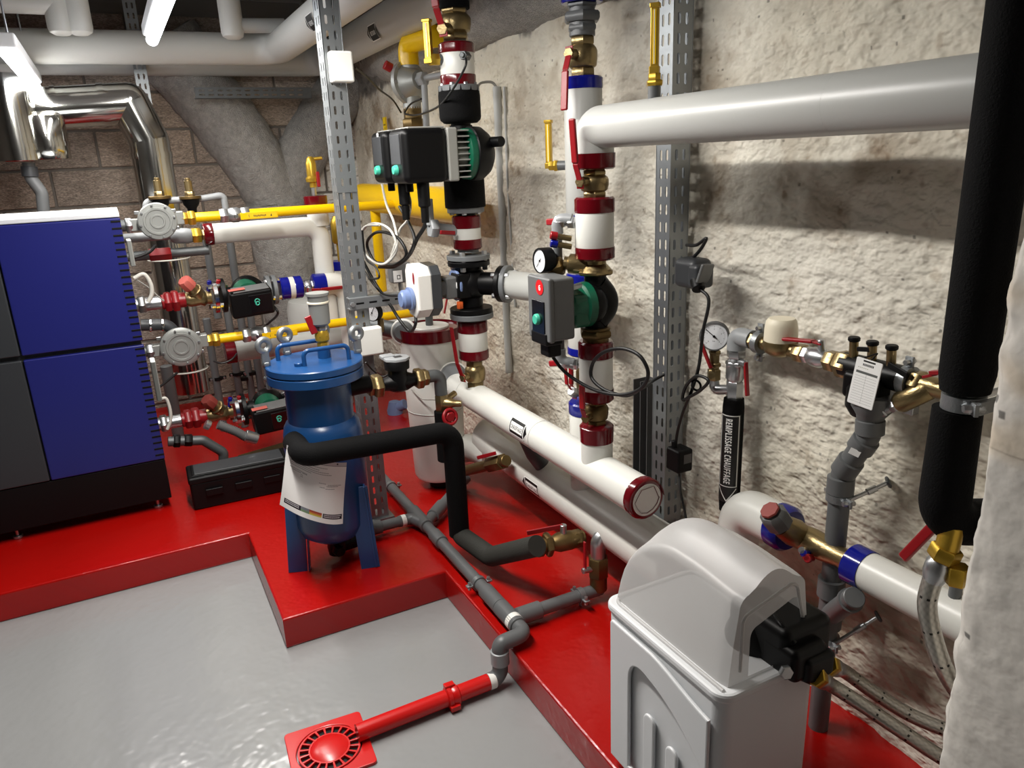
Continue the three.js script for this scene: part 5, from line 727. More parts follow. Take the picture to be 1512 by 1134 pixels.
{ // grey waste pipe below the preventer
  const t = thing('waste_pipe', 'grey plastic waste pipe with an offset bend below the backflow preventer', 'pipe', V(1.34, PH, -1.05)); const x = 1.345, A = onX(1286, 600, x), B = onX(1284, 642, x), zl = -1.047, Cc = V(x, rowY(700, x, zl), zl), Dn = V(x, PH, zl), r = .0235;
  mesh(t, 'tundish', rev(off(A, 0, -.03, 0), onX(1290, 588, x), [[0, .026], [.012, .03], [.03, .042], [.06, .043]], 26), M.pvc); mesh(t, 'pipe', tube([A, B, Cc, Dn], r, .03, 22), M.pvc);
  each(t, 'socket', [socket(lerp(A, B, .45), lerp(A, B, .98), r + .003), socket(lerp(B, Cc, .1), lerp(B, Cc, .35), r + .002), socket(lerp(B, Cc, .62), lerp(B, Cc, .95), r + .002), socket(V(x, rowY(728, x, zl), zl), off(Cc, 0, -.005, 0), r + .003), socket(V(x, rowY(880, x, zl), zl), V(x, rowY(853, x, zl), zl), r + .004), socket(V(x, rowY(925, x, zl), zl), V(x, rowY(905, x, zl), zl), r + .004)], M.pvc);
  const b0 = V(x, rowY(910, x, zl), zl), b1 = onX(1262, 882, x - .06); mesh(t, 'branch', [cyl(b0, b1, r, 20), rev(lerp(b0, b1, .8), lerp(b0, b1, 1.06), [[0, r], [.002, r + .004], [.012, r + .004], [.013, r]], 24)], M.pvc);
  decal(t, 'label', onX(1262, 668, x - r - .006), V(.5, -.35, .8).normalize(), V(.35, .9, .2).normalize(), .022, .014, M.label);
  for (const [py, ex, ey, L] of [[733, 1312, 712, 'galvanised clamp fixing the straight waste pipe to the wall'], [942, 1297, 910, 'galvanised clamp fixing the waste pipe below its capped branch']]) { const c = V(x, rowY(py, x, zl), zl), w = onX(ex, ey, WX - .012), k = pipeClamp(L, c, Y, r + .002, { side: V(-.35, 0, .9) }); mesh(k, 'wall_rod', [cyl(off(c, 0, 0, .025), w, .005, 10), cyl(lerp(off(c, 0, 0, .025), w, .45), lerp(off(c, 0, 0, .025), w, .7), .008, 10)], M.steel); mesh(k, 'wall_plug', cyl(lerp(c, w, .97), lerp(c, w, 1.02), .014, 14), M.iron); }
}
{ // lower cold water main with blue bands
  const x = 1.335, y = .598, r = .0435, P = z => V(x, y, z), za = onX(1262, 838, x).z, t = thing('insulated_pipe', 'pale grey insulated pipe with a blue end band passing behind the pier', 'pipe', P(-.8)); mesh(t, 'jacket', sweep([P(za - .005), P(-.2)], r, 40), M.jacket); mesh(t, 'tape_band', rev(P(za - .01), P(za + .035), [[0, .02], [0, r - .003], [.004, r + .003], [.045, r + .002]], 36), M.bandblue); mesh(t, 'stub', cyl(V(x, y + r - .01, onX(1412, 865, x).z), V(x, y + r + .03, onX(1412, 865, x).z), .012, 14), M.pvc);
  const e = onX(1158, 775, x).z; let u = thing('insulated_pipe', 'white insulated elbow with a blue end band behind the softener', 'pipe', P(e)); mesh(u, 'jacket', [tube([P(e), V(x, y, -1.33), V(x, y - .25, -1.36)], .055, .06, 32)], M.jacket); mesh(u, 'tape_band', rev(P(e - .02), P(e + .02), [[0, .055], [0, .0575], [.03, .058], [.04, .05], [.04, .03]], 32), M.bandblue);
  u = thing('balancing_valve', 'brass balancing valve with a red-topped grey knob between blue bands', 'valve', P(-1.1)); const a = P(e + .02), b = P(za - .008), L = a.distanceTo(b); mesh(u, 'body', [rev(a, b, [[0, .026], [.02, .03], [L * .4, .034], [L * .6, .03], [L * .85, .024], [L, .028]], 22), rev(lerp(a, b, .2), off(lerp(a, b, .2), -.07, .05, -.01), [[0, .03], [.03, .034], [.06, .03], [.08, .026]], 20)], M.brass); const kb = off(lerp(a, b, .2), -.062, .045, -.01); mesh(u, 'knob', rev(kb, off(kb, -.035, .045, -.005), [[0, .024], [.005, .032], [.04, .033], [.05, .026]], 8, 0, true), M.midgrey, 'grey knob'); mesh(u, 'knob_top', rev(off(kb, -.034, .0445, -.005), off(kb, -.039, .051, -.006), [[0, .024], [.004, .022]], 8, 0, true), M.rustred, 'worn red knob top'); for (const [d, m] of [[.02, M.steel], [.035, M.bandblue], [.055, M.redhandle], [.065, M.redhandle]]) { const q = off(lerp(a, b, .4), -.03, .0 - d * .3, d * .4); mesh(u, 'test_point', [cyl(q, off(q, -.02, .008, .006), .006, 10), cyl(off(q, -.02, .008, .006), off(q, -.03, .012, .009), .009, 10)], m); }
}
{ // thick black insulated pipe in front of the pier
  const x = 1.04, z = onX(1427, 560, x).z, r = mm(37, V(x, 1.1, z)), Yt = py => V(x, rowY(py, x, z), z), t = thing('insulated_pipe', 'thick black insulated pipe coming down from the ceiling beside the pier', 'pipe', Yt(575)); mesh(t, 'foam', sweep([Yt(576), lerp(Yt(576), V(x, CEIL, z), .02), V(x, CEIL, z)], (s) => s < .01 ? r * .9 : r, 34), M.blackfoam);
  const c = Yt(592); const k = pipeClamp('large galvanised clamp between the two lengths of thick black pipe', c, Y, .023, { side: V(-.6, 0, .8) }); mesh(k, 'band', [rev(off(c, 0, -.011, 0), off(c, 0, .011, 0), [[0, .025], [0, .029], [.022, .029], [.022, .025]], 26), box(off(c, .016, 0, .032), .07, .019, .01, .002)], M.galv); mesh(k, 'pipe_core', cyl(off(c, 0, -.04, 0), off(c, 0, .04, 0), .02, 20), M.iron); mesh(k, 'wall_rod', cyl(off(c, .03, 0, 0), off(c, .4, 0, 0), .006, 8), M.steel);
  const b0 = onX(1414, 603, x), b1 = onX(1394, 745, x), b2 = V(x + .11, b1.y - .045, b1.z + .03), u = thing('insulated_pipe', 'lower length of thick black insulated pipe bending behind the pier', 'pipe', b1); mesh(u, 'foam', sweep(fillet([b0, V(b1.x, b1.y - .03, b1.z), b2], .05, 12), (s) => (s < .02 ? .93 : 1) * r * .98, 32), M.blackfoam);
  const h = onX(1404, 800, x), f0 = off(h, 0, .0, .0), f1 = onX(1378, 850, x - .01), v = thing('hose_fitting', 'brass hose union under the bend of the thick black pipe', 'fitting', f1); mesh(v, 'nut', [cyl(off(f0, 0, .03, 0), lerp(f0, f1, .25), .017, 18), hex(lerp(f0, f1, .15), lerp(f0, f1, .5), .023), hex(off(lerp(f0, f1, .3), .004, -.015, .02), off(lerp(f0, f1, .3), .004, -.045, .02), .018)], M.gold); mesh(v, 'ferrule', rev(lerp(f0, f1, .5), off(f1, 0, -.012, 0), [[0, .015], [.008, .02], [.025, .02], [.04, .015]], 20), M.steel);
  const vl = thing('ball_valve', 'ball valve with slanting red lever behind the lower black pipe', 'valve', onX(1395, 770, 1.36)); mesh(vl, 'lever', [bar(onX(1333, 824, 1.34), onX(1385, 770, 1.34), .022, .013, Y, .005)], M.redhandle); mesh(vl, 'body', hex(onX(1384, 772, 1.34), onX(1420, 755, 1.34), .02), M.brass);
  M.braid = new THREE.MeshStandardMaterial({ metalness: .8, roughness: .3, color: 0xffffff, map: tex(256, 256, (a, b) => { const q = Math.abs(Math.sin((a * 10 + b * 18) * Math.PI)) * .5 + Math.abs(Math.sin((a * 10 - b * 18) * Math.PI)) * .5; const dk = (Math.abs(((b * 4) % 1) - .5) < .035 && ((a * 8) % 1) < .4) ? .3 : 1; const k = (.62 + .12 * q) * dk; return [k, k * .98, k * .93]; }) });
  const hs = (lab, pts, r) => { const q = thing('braided_hose', lab, 'hose', pts[0]); mesh(q, 'hose', sweep(spline(pts, 70), r, 18), M.braid); return q; };
  hs('braided steel hose hanging from the brass union beside the pier', [off(f1, 0, -.005, 0), onX(1369, 890, x - .01), onX(1375, 930, x), onX(1393, 985, x + .02), onX(1440, 1060, x + .1)], .0145);
}
// ---------------------------------------------------------------- water softener
{
  const x0 = .842, x1 = 1.092, zf = -1.24, zn = -.862, top = .518, t = thing('water_softener', 'white cabinet water softener with a translucent domed lid', 'softener', V((x0 + x1) / 2, PH, (zf + zn) / 2)), cx = (x0 + x1) / 2, cz = (zf + zn) / 2;
  const body = rrect(x1 - x0, zn - zf, .03); { // lofted cabinet, slightly wider at the top
    const pts = body.getPoints(10), lv = [[PH, .93], [PH + .012, .965], [PH + .05, .985], [.3, .995], [top - .02, 1], [top, 1]], pos = [], nor = [], uv = [], idx = []; for (const [y, s] of lv) for (const p of pts) { pos.push(cx + p.x * s, y, cz - p.y * s); nor.push(0, 0, 1); uv.push(p.x * 3, y * 3); } const n = pts.length; for (let j = 0; j < lv.length - 1; j++) for (let i = 0; i < n - 1; i++) { const a = j * n + i, b = a + n; idx.push(a, a + 1, b, a + 1, b + 1, b); } const g = fromArrays(pos, nor, uv, idx); g.computeVertexNormals(); mesh(t, 'cabinet', g, M.cabinet); }
  mesh(t, 'rim', [plate(rrect(x1 - x0 + .012, zn - zf + .012, .034), V(cx, top - .004, cz), X, nZ, .02, .006, 10)], M.cabinet);
  // pressed panel on the room side
  const zm = (zf + zn) / 2, pw = .215, ph0 = PH + .02, pt = .43; const fr = new THREE.Shape(); fr.moveTo(-.17, ph0 - .02); fr.lineTo(.168, ph0 - .02); fr.lineTo(.168, top - .05); fr.quadraticCurveTo(.1, top - .03, .05, top - .005); fr.lineTo(-.16, top - .005); fr.lineTo(-.17, ph0);
  { const s = new THREE.Shape(); s.moveTo(-.155, PH + .03); s.lineTo(.166, PH + .03); s.lineTo(.166, top - .048); s.bezierCurveTo(.1, top - .042, .03, top - .012, -.02, top - .012); s.lineTo(-.145, top - .012); s.absarc(-.145, top - .022, .01, Math.PI / 2, Math.PI); s.lineTo(-.155, PH + .03); const hole = new THREE.Path(); hole.moveTo(-.085, PH + .05); hole.lineTo(-.085, .385); hole.bezierCurveTo(-.085, .44, -.055, .45, -.02, .44); hole.bezierCurveTo(.06, .425, .12, .375, .15, .345); hole.lineTo(.15, PH + .05); hole.lineTo(-.085, PH + .05); s.holes.push(hole); mesh(t, 'side_panel', plate(s, V(x0 + .002, 0, zm), Zv, Y, .009, .0035, 14).translate(-.006, 0, 0), M.cabinet); }
  for (const d of [-.015, .06]) { const s = new THREE.Shape(); s.moveTo(-.018, PH + .04); s.lineTo(.018, PH + .04); s.lineTo(.018, .33 - (d + .015) * .35); s.absarc(0, .33 - (d + .015) * .35, .018, 0, Math.PI); s.lineTo(-.018, PH + .04); mesh(t, 'rib', plate(s, V(x0 - .001, 0, zm + d), Zv, Y, .008, .0035, 12).translate(-.003, 0, 0), M.cabinet); }
  const bg = new THREE.CircleGeometry(.0125, 28); bg.scale(1, 1.15, 1); bg.rotateY(-Math.PI / 2); const bp = onX(907, 928, x0 - .0085); bg.translate(bp.x, bp.y, Math.max(bp.z, zf + .03)); M.badge10 = new THREE.MeshStandardMaterial({ roughness: .4, side: THREE.DoubleSide, map: canvasTex(128, 128, (q, W) => { q.fillStyle = '#c01822'; q.fillRect(0, 0, W, W); q.strokeStyle = '#e8c8c8'; q.lineWidth = 4; q.beginPath(); q.arc(64, 64, 54, 0, 7); q.stroke(); q.fillStyle = '#fff'; q.font = 'bold 58px sans-serif'; q.textAlign = 'center'; q.textBaseline = 'middle'; q.fillText('10', W / 2, W / 2 + 4); }) }); mesh(t, 'number_badge', bg, M.badge10, 'round red badge with the number 10'); const pg = onX(920, 956, x0 - .006); mesh(t, 'push_pin', ball(pg, .004), M.white);
  // domed lid
  const dz0 = -1.226, dz1 = -.878, prof = z => { const s = (z - dz0) / (dz1 - dz0); return .535 + .195 * Math.pow(Math.sin(Math.min(1, s * 2.1 + .0) * Math.PI / 2), .33) - .01 * ss(.6, 1, s); }, NS = 26, pos = [], nor = [], uv = [], idx = []; let ncs = 0;
  const section = (z, k) => { const yt = prof(z), o = [], xa = x0 + .02 + k, xb = x1 - .012 - k, yb = .524, ins = .022 * (yt - .535) / .195, crown = .034 * (yt - .535) / .195, rc = Math.min(.028, (yt - yb) * .5); o.push([xa, yb]); o.push([xa + ins * .5, yb + (yt - yb) * .5]); const tl = xa + ins, tr = xb - ins; for (let i = 0; i <= 6; i++) { const a = Math.PI - i / 6 * Math.PI / 2 * .85; o.push([tl + rc + rc * Math.cos(a), yt - rc + rc * Math.sin(a)]); } for (let i = 1; i < 12; i++) { const s = i / 12; o.push([tl + rc + (tr - tl - 2 * rc) * s, yt + crown * Math.sin(s * Math.PI)]); } for (let i = 0; i <= 6; i++) { const a = Math.PI / 2 * (1 - i / 6) * .85 + .0; o.push([tr - rc + rc * Math.cos(a), yt - rc + rc * Math.sin(a)]); } o.push([xb - ins * .5, yb + (yt - yb) * .5]); o.push([xb, yb]); return o; };
  for (let j = 0; j <= NS; j++) { const s = j / NS, z = dz0 + (dz1 - dz0) * (s < .3 ? s * s / .3 * .8 + s * .2 : s), k = s > .94 ? (s - .94) / .06 * .005 : 0, sec = section(z, k); ncs = sec.length; for (const [x, y] of sec) { pos.push(x, y, z); nor.push(0, 1, 0); uv.push(x * 2, z * 2); } }
  for (let j = 0; j < NS; j++) for (let i = 0; i < ncs - 1; i++) { const a = j * ncs + i, b = a + ncs; idx.push(a, b, a + 1, a + 1, b, b + 1); }
  const dg = fromArrays(pos, nor, uv, idx); dg.computeVertexNormals();
  const fs = new THREE.Shape(); section(dz1, .005).forEach(([x, y], i) => i ? fs.lineTo(x, y) : fs.moveTo(x, y)); const hp = new THREE.Path(), hx0 = .918, hx1 = x1 - .034; hp.moveTo(hx0, .54); hp.lineTo(hx0, .62); hp.quadraticCurveTo(hx0, .642, hx0 + .02, .646); hp.lineTo(hx1 - .035, .675); hp.quadraticCurveTo(hx1 - .015, .675, hx1 - .013, .655); hp.lineTo(hx1, .54); hp.lineTo(hx0, .54); fs.holes.push(hp); const fg = new THREE.ShapeGeometry(fs, 10); fg.translate(0, 0, dz1);
  const lid = mesh(t, 'lid', [dg, fg], M.dome, 'translucent milky domed lid'); mesh(lid, 'lid_lip', [sweep(fillet([V(x0 + .012, 0.535, dz1 + .004), V(x0 + .012, 0.535, dz0 - .004), V(x1 - .006, 0.535, dz0 - .004), V(x1 - .006, 0.535, dz1 + .004)], .03), .0045, 8), tube([V(hx0 - .022, .56, dz1 + .001), V(hx0 - .022, .676, dz1 + .001), V(hx1 - .03, .712, dz1 + .001), V(hx1 + .002, .6, dz1 + .001)], .0035, .02, 8)], M.dome);
  const A1 = onZ(1146, 935, -.93), A2 = onZ(1172, 962, -.87), A3 = onZ(1196, 975, -.845);
  const cv = mesh(t, 'control_valve', [box(off(A1, .005, .008, 0), .13, .115, .16, .02), box(A2, .09, .07, .09, .015), box(A3, .075, .055, .06, .012), rev(off(A1, -.02, -.06, -.03), off(A1, -.02, .05, -.03), [[0, .06], [.05, .065], [.09, .05], [.11, .03]], 24), tube([off(A1, -.04, .04, .08), off(A1, -.045, .065, .05), off(A1, -.02, .06, .0)], .006, .02, 8)], M.castblack, 'black control valve'); const ad = onZ(1158, 990, -.84); mesh(cv, 'adjuster', hex(ad, off(ad, -.004, .002, .012), .013), M.steel);
  const HN = [onZ(1225, 982, -.84), onZ(1206, 999, -.825)]; HN.forEach(a => mesh(cv, 'hose_port', cyl(off(a, -.04, .02, -.03), off(a, -.004, 0, -.004), .018, 16), M.castblack));
  M.braid.needsUpdate = true;
  [[0, [[1248, 992, 1.17], [1290, 1022, 1.22], [1345, 1056, 1.27], [1405, 1080, 1.31], [1470, 1095, 1.36]], 'braided steel hose from the softener nearer the wall'], [1, [[1228, 1012, 1.11], [1275, 1042, 1.15], [1335, 1082, 1.19], [1400, 1124, 1.23], [1470, 1160, 1.27]], 'braided steel hose from the softener farther from the wall']].forEach(([hn, pts, lab]) => { const a = HN[hn], q = pts.map(([u, v, w]) => onX(u, v, w)), h = thing('braided_hose', lab, 'hose', a), d = q[0].clone().sub(a).normalize(); mesh(h, 'nut', hex(a.clone().addScaledVector(d, -.014), a.clone().addScaledVector(d, .012), .021), M.gold, 'brass nut'); mesh(h, 'ferrule', rev(a.clone().addScaledVector(d, .008), a.clone().addScaledVector(d, .055), [[0, .015], [.004, .018], [.03, .018], [.034, .0155], [.047, .0155]], 18), M.steel); mesh(h, 'hose', sweep(spline([a.clone().addScaledVector(d, .03), ...q], 60), .0145, 18), M.braid); });
}
// ---------------------------------------------------------------- perforated uprights
const PITCH = .048;
function slotPlate(o, u, v, w, L, cols, th = .0022) {     // plate w x L with slot columns, origin at lower corner
  const s = new THREE.Shape(); s.moveTo(0, 0); s.lineTo(w, 0); s.lineTo(w, L); s.lineTo(0, L); s.lineTo(0, 0);
  for (const c of cols) for (let y = .02; y + .035 < L; y += PITCH) { const h = new THREE.Path(), r = .0046, x = c * w; h.moveTo(x + r, y + r); h.lineTo(x + r, y + .029 - r); h.absarc(x, y + .029 - r, r, 0, Math.PI); h.lineTo(x - r, y + r); h.absarc(x, y + r, r, Math.PI, Math.PI * 2); s.holes.push(h); }
  return plate(s, o, u, v, th, 0, 3);
}
function upright(label, x0, x1, z0, z1, y0, y1, parts = 1) {
  const t = thing('perforated_upright', label, 'support', V((x0 + x1) / 2, y0, (z0 + z1) / 2)), L = y1 - y0;
  mesh(t, 'front_web', slotPlate(V(x0, y0, z1 - .0022), X, Y, x1 - x0, L, [.3, .7]), M.galv);
  each(t, 'side_web', [slotPlate(V(x0 + .0022, y0, z1).add(V(0, 0, 0)), nZ, Y, z1 - z0, L, [.28, .68]).translate(-.0011, 0, 0), slotPlate(V(x1 + .0011, y0, z1), nZ, Y, z1 - z0, L, [.28, .68])], M.galv);
  each(t, 'return_lip', [box(V(x0 + .006, (y0 + y1) / 2, z0), .012, L, .002, .0005), box(V(x1 - .006, (y0 + y1) / 2, z0), .012, L, .002, .0005)], M.galv); return t;
}
const UX0 = .722, UX1 = .79, UZ1 = -2.735;
{
  const t = upright('perforated steel upright standing beside the blue tank', UX0, UX1, UZ1 - .075, UZ1, PH, CEIL); mesh(t, 'joint_sleeve', [slotPlate(V(UX0 - .003, rowY(285, UX0, UZ1), UZ1 + .0005), X, Y, UX1 - UX0 + .006, rowY(175, UX0, UZ1) - rowY(285, UX0, UZ1), [.3, .7])], M.galv); mesh(t, 'base_plate', box(V((UX0 + UX1) / 2, PH + .004, UZ1 - .037), .11, .008, .11, .001), M.galv);
  upright('perforated steel upright fixed to the limewashed wall behind the grey socket', 1.352, 1.415, -1.735, -1.672, PH, CEIL);
  for (const [a, b, cx, lab, G] of [[[485, 75], [523, 122], 503, 'white square junction box high on the perforated upright'], [[526, 486], [566, 521], 547, 'white square junction box low on the perforated upright']]) { const z = UZ1 + .03, p = onZ(a[0], a[1], z), q = onZ(b[0], b[1], z), c = lerp(p, q, .5), j = thing('junction_box', lab, 'box', off(c, 0, -.05, -.03)); mesh(j, 'body', box(off(c, 0, 0, -.014), Math.abs(q.x - p.x), Math.abs(p.y - q.y), .028, .008), M.white); mesh(j, 'cover', box(off(c, 0, 0, .006), Math.abs(q.x - p.x), Math.abs(p.y - q.y), .02, .008), M.white); }
  const r0 = onZ(516, 450, UZ1 + .02), r1 = V(onZ(606, 437, UZ1 + .02).x, r0.y, UZ1 + .02), k = thing('slotted_bracket', 'short perforated rail fixed across the upright below the cable loops', 'bracket', r0); mesh(k, 'rail', [slotPlate(V(r0.x, r0.y - .02, r0.z), X, Y, r1.x - r0.x, .04, []), box(V((r0.x + r1.x) / 2, r0.y + .02, r0.z - .02), r1.x - r0.x, .003, .04, .001), box(V((r0.x + r1.x) / 2, r0.y - .02, r0.z - .02), r1.x - r0.x, .003, .04, .001)], M.galv); each(k, 'slot', [0, 1, 2, 3].map(i => box(V(r0.x + .04 + i * .05, r0.y, r0.z + .0022), .03, .007, .001, .0004)), M.black); mesh(k, 'bolt', hex(V(r0.x + .01, r0.y, r0.z), V(r0.x + .01, r0.y, r0.z + .012), .009), M.steel);
  const bz = -4.62, b = thing('perforated_upright', 'short white perforated hanger above the flue elbow', 'support', onZ(222, 160, bz)); const ba = onZ(209, 120, bz); mesh(b, 'web', [slotPlate(V(ba.x - .028, 1.8, bz), X, Y, .06, CEIL - 1.8, [.3, .72]), box(V(ba.x + .032, (1.8 + CEIL) / 2, bz - .02), .003, CEIL - 1.8, .04, .0005)], M.galv);
  const h0 = onZ(302, 136, -4.62), h1 = onZ(446, 132, -4.62), hr = thing('support_rail', 'horizontal perforated steel rail under the overhead pipes', 'bracket', h0); { const g = slotPlate(V(0, 0, 0), X, Y, .055, h1.x - h0.x + .1, [.3, .72]); g.rotateZ(-Math.PI / 2); g.translate(h0.x - .05, h0.y + .025, -4.62); mesh(hr, 'rail', [g, box(V((h0.x + h1.x) / 2, h0.y - .03, -4.65), h1.x - h0.x + .1, .003, .06, .0005)], M.iron); }
}
// ---------------------------------------------------------------- overhead pipes
{
  const y = 2.1, lab = arrowTex('DEPART', true, true), l2 = arrowTex('RETOUR', true, true);
  let t = thing('overhead_pipe', 'white insulated overhead pipe turning away from the block wall, brighter of the pair', 'pipe', V(.3, y, -4.45)); mesh(t, 'jacket', sweep(fillet([V(-2.6, y - .03, -4.45), V(.925, y, -4.45), V(.925, y + .01, -2.72), V(.925, CEIL + .02, -2.62)], [.14, .1], 12), .078, 36), M.jacket); wrapLabel(t, V(.925, y, onY(468, 20, y).z), Zv, V(-.9, -.5, 0), .079, .13, .07, lab, false);
  t = thing('overhead_pipe', 'grey insulated overhead pipe nearest the limewashed wall', 'pipe', V(.3, y - .02, -4.7)); mesh(t, 'jacket', sweep(fillet([V(-2.6, y - .03, -4.72), V(1.235, y - .02, -4.72), V(1.235, y, -2.8), V(1.235, CEIL + .02, -2.72)], [.14, .1], 12), .085, 36), M.jacketgrey); wrapLabel(t, V(1.235, y - .02, onY(546, 31, y).z), Zv, V(-.95, -.35, 0), .086, .13, .07, l2, false);
  for (const [px, py, h, lb] of [[340, 22, 0, 'white capped pipe stub hanging above the overhead pipes'], [84, 10, 1, 'white vertical pipe above the flue, the one with the elbow'], [112, 10, 1, 'white vertical pipe above the flue, the straight one']]) { const p = onZ(px, py, -4.27), u = thing('pipe_drop', lb, 'pipe', p), bt = V(p.x, rowY(px > 300 ? 58 : 52, p.x, -4.27), -4.27); mesh(u, 'pipe', rev(bt, V(p.x, CEIL, -4.27), [[0, .03], [.012, .05], [.03, .055], [CEIL - bt.y, .055]], 26), M.jacket); if (px === 84) mesh(u, 'branch', cyl(V(p.x, p.y + .02, -4.27), V(-1.2, p.y + .02, -4.27), .055, 24), M.jacket); if (px > 300) mesh(u, 'branch', cyl(onZ(345, 38, -4.27), onZ(420, 38, -4.27), .035, 20), M.jacketgrey); }
}
// ---------------------------------------------------------------- gas regulator high on the wall
{
  const x = 1.26, c = onX(606, 122, x), t = thing('gas_regulator', 'grey aluminium gas regulator with a red cap high on the limewashed wall', 'regulator', off(c, 0, -.1, 0)), d = V(.35, .1, .93).normalize(), a = c.clone().addScaledVector(d, -.06), b = c.clone().addScaledVector(d, .06);
  mesh(t, 'body', [rev(a, b, [[0, .05], [.01, .07], [.04, .075], [.042, .095], [.062, .095], [.064, .078], [.09, .065], [.12, .04]], 32), cyl(off(c, 0, -.11, 0), off(c, 0, .11, 0), .04, 22)], M.alu); each(t, 'bolt', boltRing(c.clone().addScaledVector(d, -.008), d, .086, 8, .007, .03), M.steel); mesh(t, 'red_cap', cyl(off(c, -.075, .06, -.02), off(c, -.105, .075, -.02), .02, 16), M.redhandle, 'red cap'); mesh(t, 'impulse_fitting', [hex(c.clone().addScaledVector(d, .06), c.clone().addScaledVector(d, .1), .03), cyl(c.clone().addScaledVector(d, .09), off(c, .12, .02, .2), .014, 14), cyl(c.clone().addScaledVector(d, .09), off(c, .03, -.19, .08), .014, 14)], M.pvclight);
  const y1 = onX(603, 92, x), u = thing('gas_pipe', 'yellow gas elbow rising from the grey regulator into the wall', 'pipe', y1, 'yellow gas pipes'); mesh(u, 'elbow', tube([V(c.x, c.y + .07, c.z), V(c.x, c.y + .16, c.z), V(c.x + .03, c.y + .155, c.z + .24)], .044, .11, 26), M.yellow);
  const w = thing('gas_pipe', 'yellow vertical gas pipe between the grey regulator and the fat main', 'pipe', V(c.x, 1.4, c.z), 'yellow gas pipes'); mesh(w, 'pipe', cyl(V(c.x, 1.3, c.z), V(c.x, c.y - .15, c.z), .035, 24), M.yellow); mesh(w, 'union', [hex(V(c.x, c.y - .19, c.z), V(c.x, c.y - .15, c.z), .05), cyl(V(c.x, c.y - .15, c.z), V(c.x, c.y - .1, c.z), .04, 20)], M.brassdark);
  const g = onX(568, 183, 1.41), s = thing('gas_sign', 'small yellow sign plate on the limewashed wall behind the twin pump', 'sign', g); decal(s, 'plate', g, nZ.clone().negate(), Y, .05, .07, canvasTex(96, 128, (q, W, h) => { q.fillStyle = '#e8c400'; q.fillRect(0, 0, W, h); q.fillStyle = '#222'; for (let i = 0; i < 5; i++) q.fillRect(14 + i * 14, 64, 10, 16); q.fillRect(40, 98, 18, 14); }), .5, .001); mesh(s, 'backing', box(off(g, .003, 0, 0), .003, .072, .052, .001), M.yellow);
}
// ---------------------------------------------------------------- thermometers
function thermometer(label, a, b, w, face, stem) {      // a = foot of case, b = top
  const t = thing('thermometer', label, 'thermometer', a), d = b.clone().sub(a), s = face.clone(), wd = d.clone().normalize().cross(s).normalize();
  mesh(t, 'case', [bar(a, b, w, w * .75, wd, .002), bar(lerp(a, b, .93), b, w * 1.25, w, wd, .002), bar(a, lerp(a, b, .12), w * 1.25, w, wd, .002)], M.gold); const f = s.clone().multiplyScalar(w * .42); mesh(t, 'scale', bar(lerp(a, b, .14).add(f), lerp(a, b, .9).add(f), w * .45, .0012, wd), M.yellow, 'yellow scale'); mesh(t, 'glass_column', bar(lerp(a, b, .14).add(f.clone().multiplyScalar(1.06)), lerp(a, b, .9).add(f.clone().multiplyScalar(1.06)), w * .1, .0012, wd), M.white);
  if (stem.gold) mesh(t, 'elbow', stem.gold.map(([p, q, r]) => hex(p, q, r)), M.gold); if (stem.pocket) mesh(t, 'pocket', cyl(stem.pocket[0], stem.pocket[1], stem.pocket[2], 16), M.pvc, 'grey pocket'); return t;
}
{
  const f = V(-.75, .1, .66).normalize(); let a, b;
  { const x = XA, z = onX(966, 140, XA).z, R = py => V(x, rowY(py, x, z), z); thermometer('upright gold thermometer on top of the large grey pipe', R(110), R(4), .018, f, { gold: [[R(124), R(108), .015], [R(127), R(118), .019]], pocket: [V(x, 1.6, z), R(124), .0145] }); }
  { const x = 1.2, c = onX(811, 240, x), z = c.z, R = py => V(x, rowY(py, x, z), z), e = onX(842, 242, XC - .03); thermometer('gold thermometer standing off the blue-banded return riser', R(249), R(177), .019, f, { gold: [[R(245), lerp(R(245), V(e.x, R(245).y, e.z), .3), .015], [lerp(R(245), V(e.x, R(245).y, e.z), .25), lerp(R(245), V(e.x, R(245).y, e.z), .42), .018]], pocket: [lerp(R(245), V(e.x, R(245).y, e.z), .4), V(XC - .03, R(245).y, ZC - .02), .014] }); }
  { const x = 1.03, c = onX(634, 90, x), z = c.z, R = py => V(x, rowY(py, x, z), z), e = V(XA - .03, R(88).y, ZA); thermometer('gold thermometer standing off the sleeve at the top of the twin pump riser', R(94), R(28), .024, f, { gold: [[R(88), lerp(R(88), e, .5), .02]], pocket: [lerp(R(88), e, .45), e, .018] }); }
}
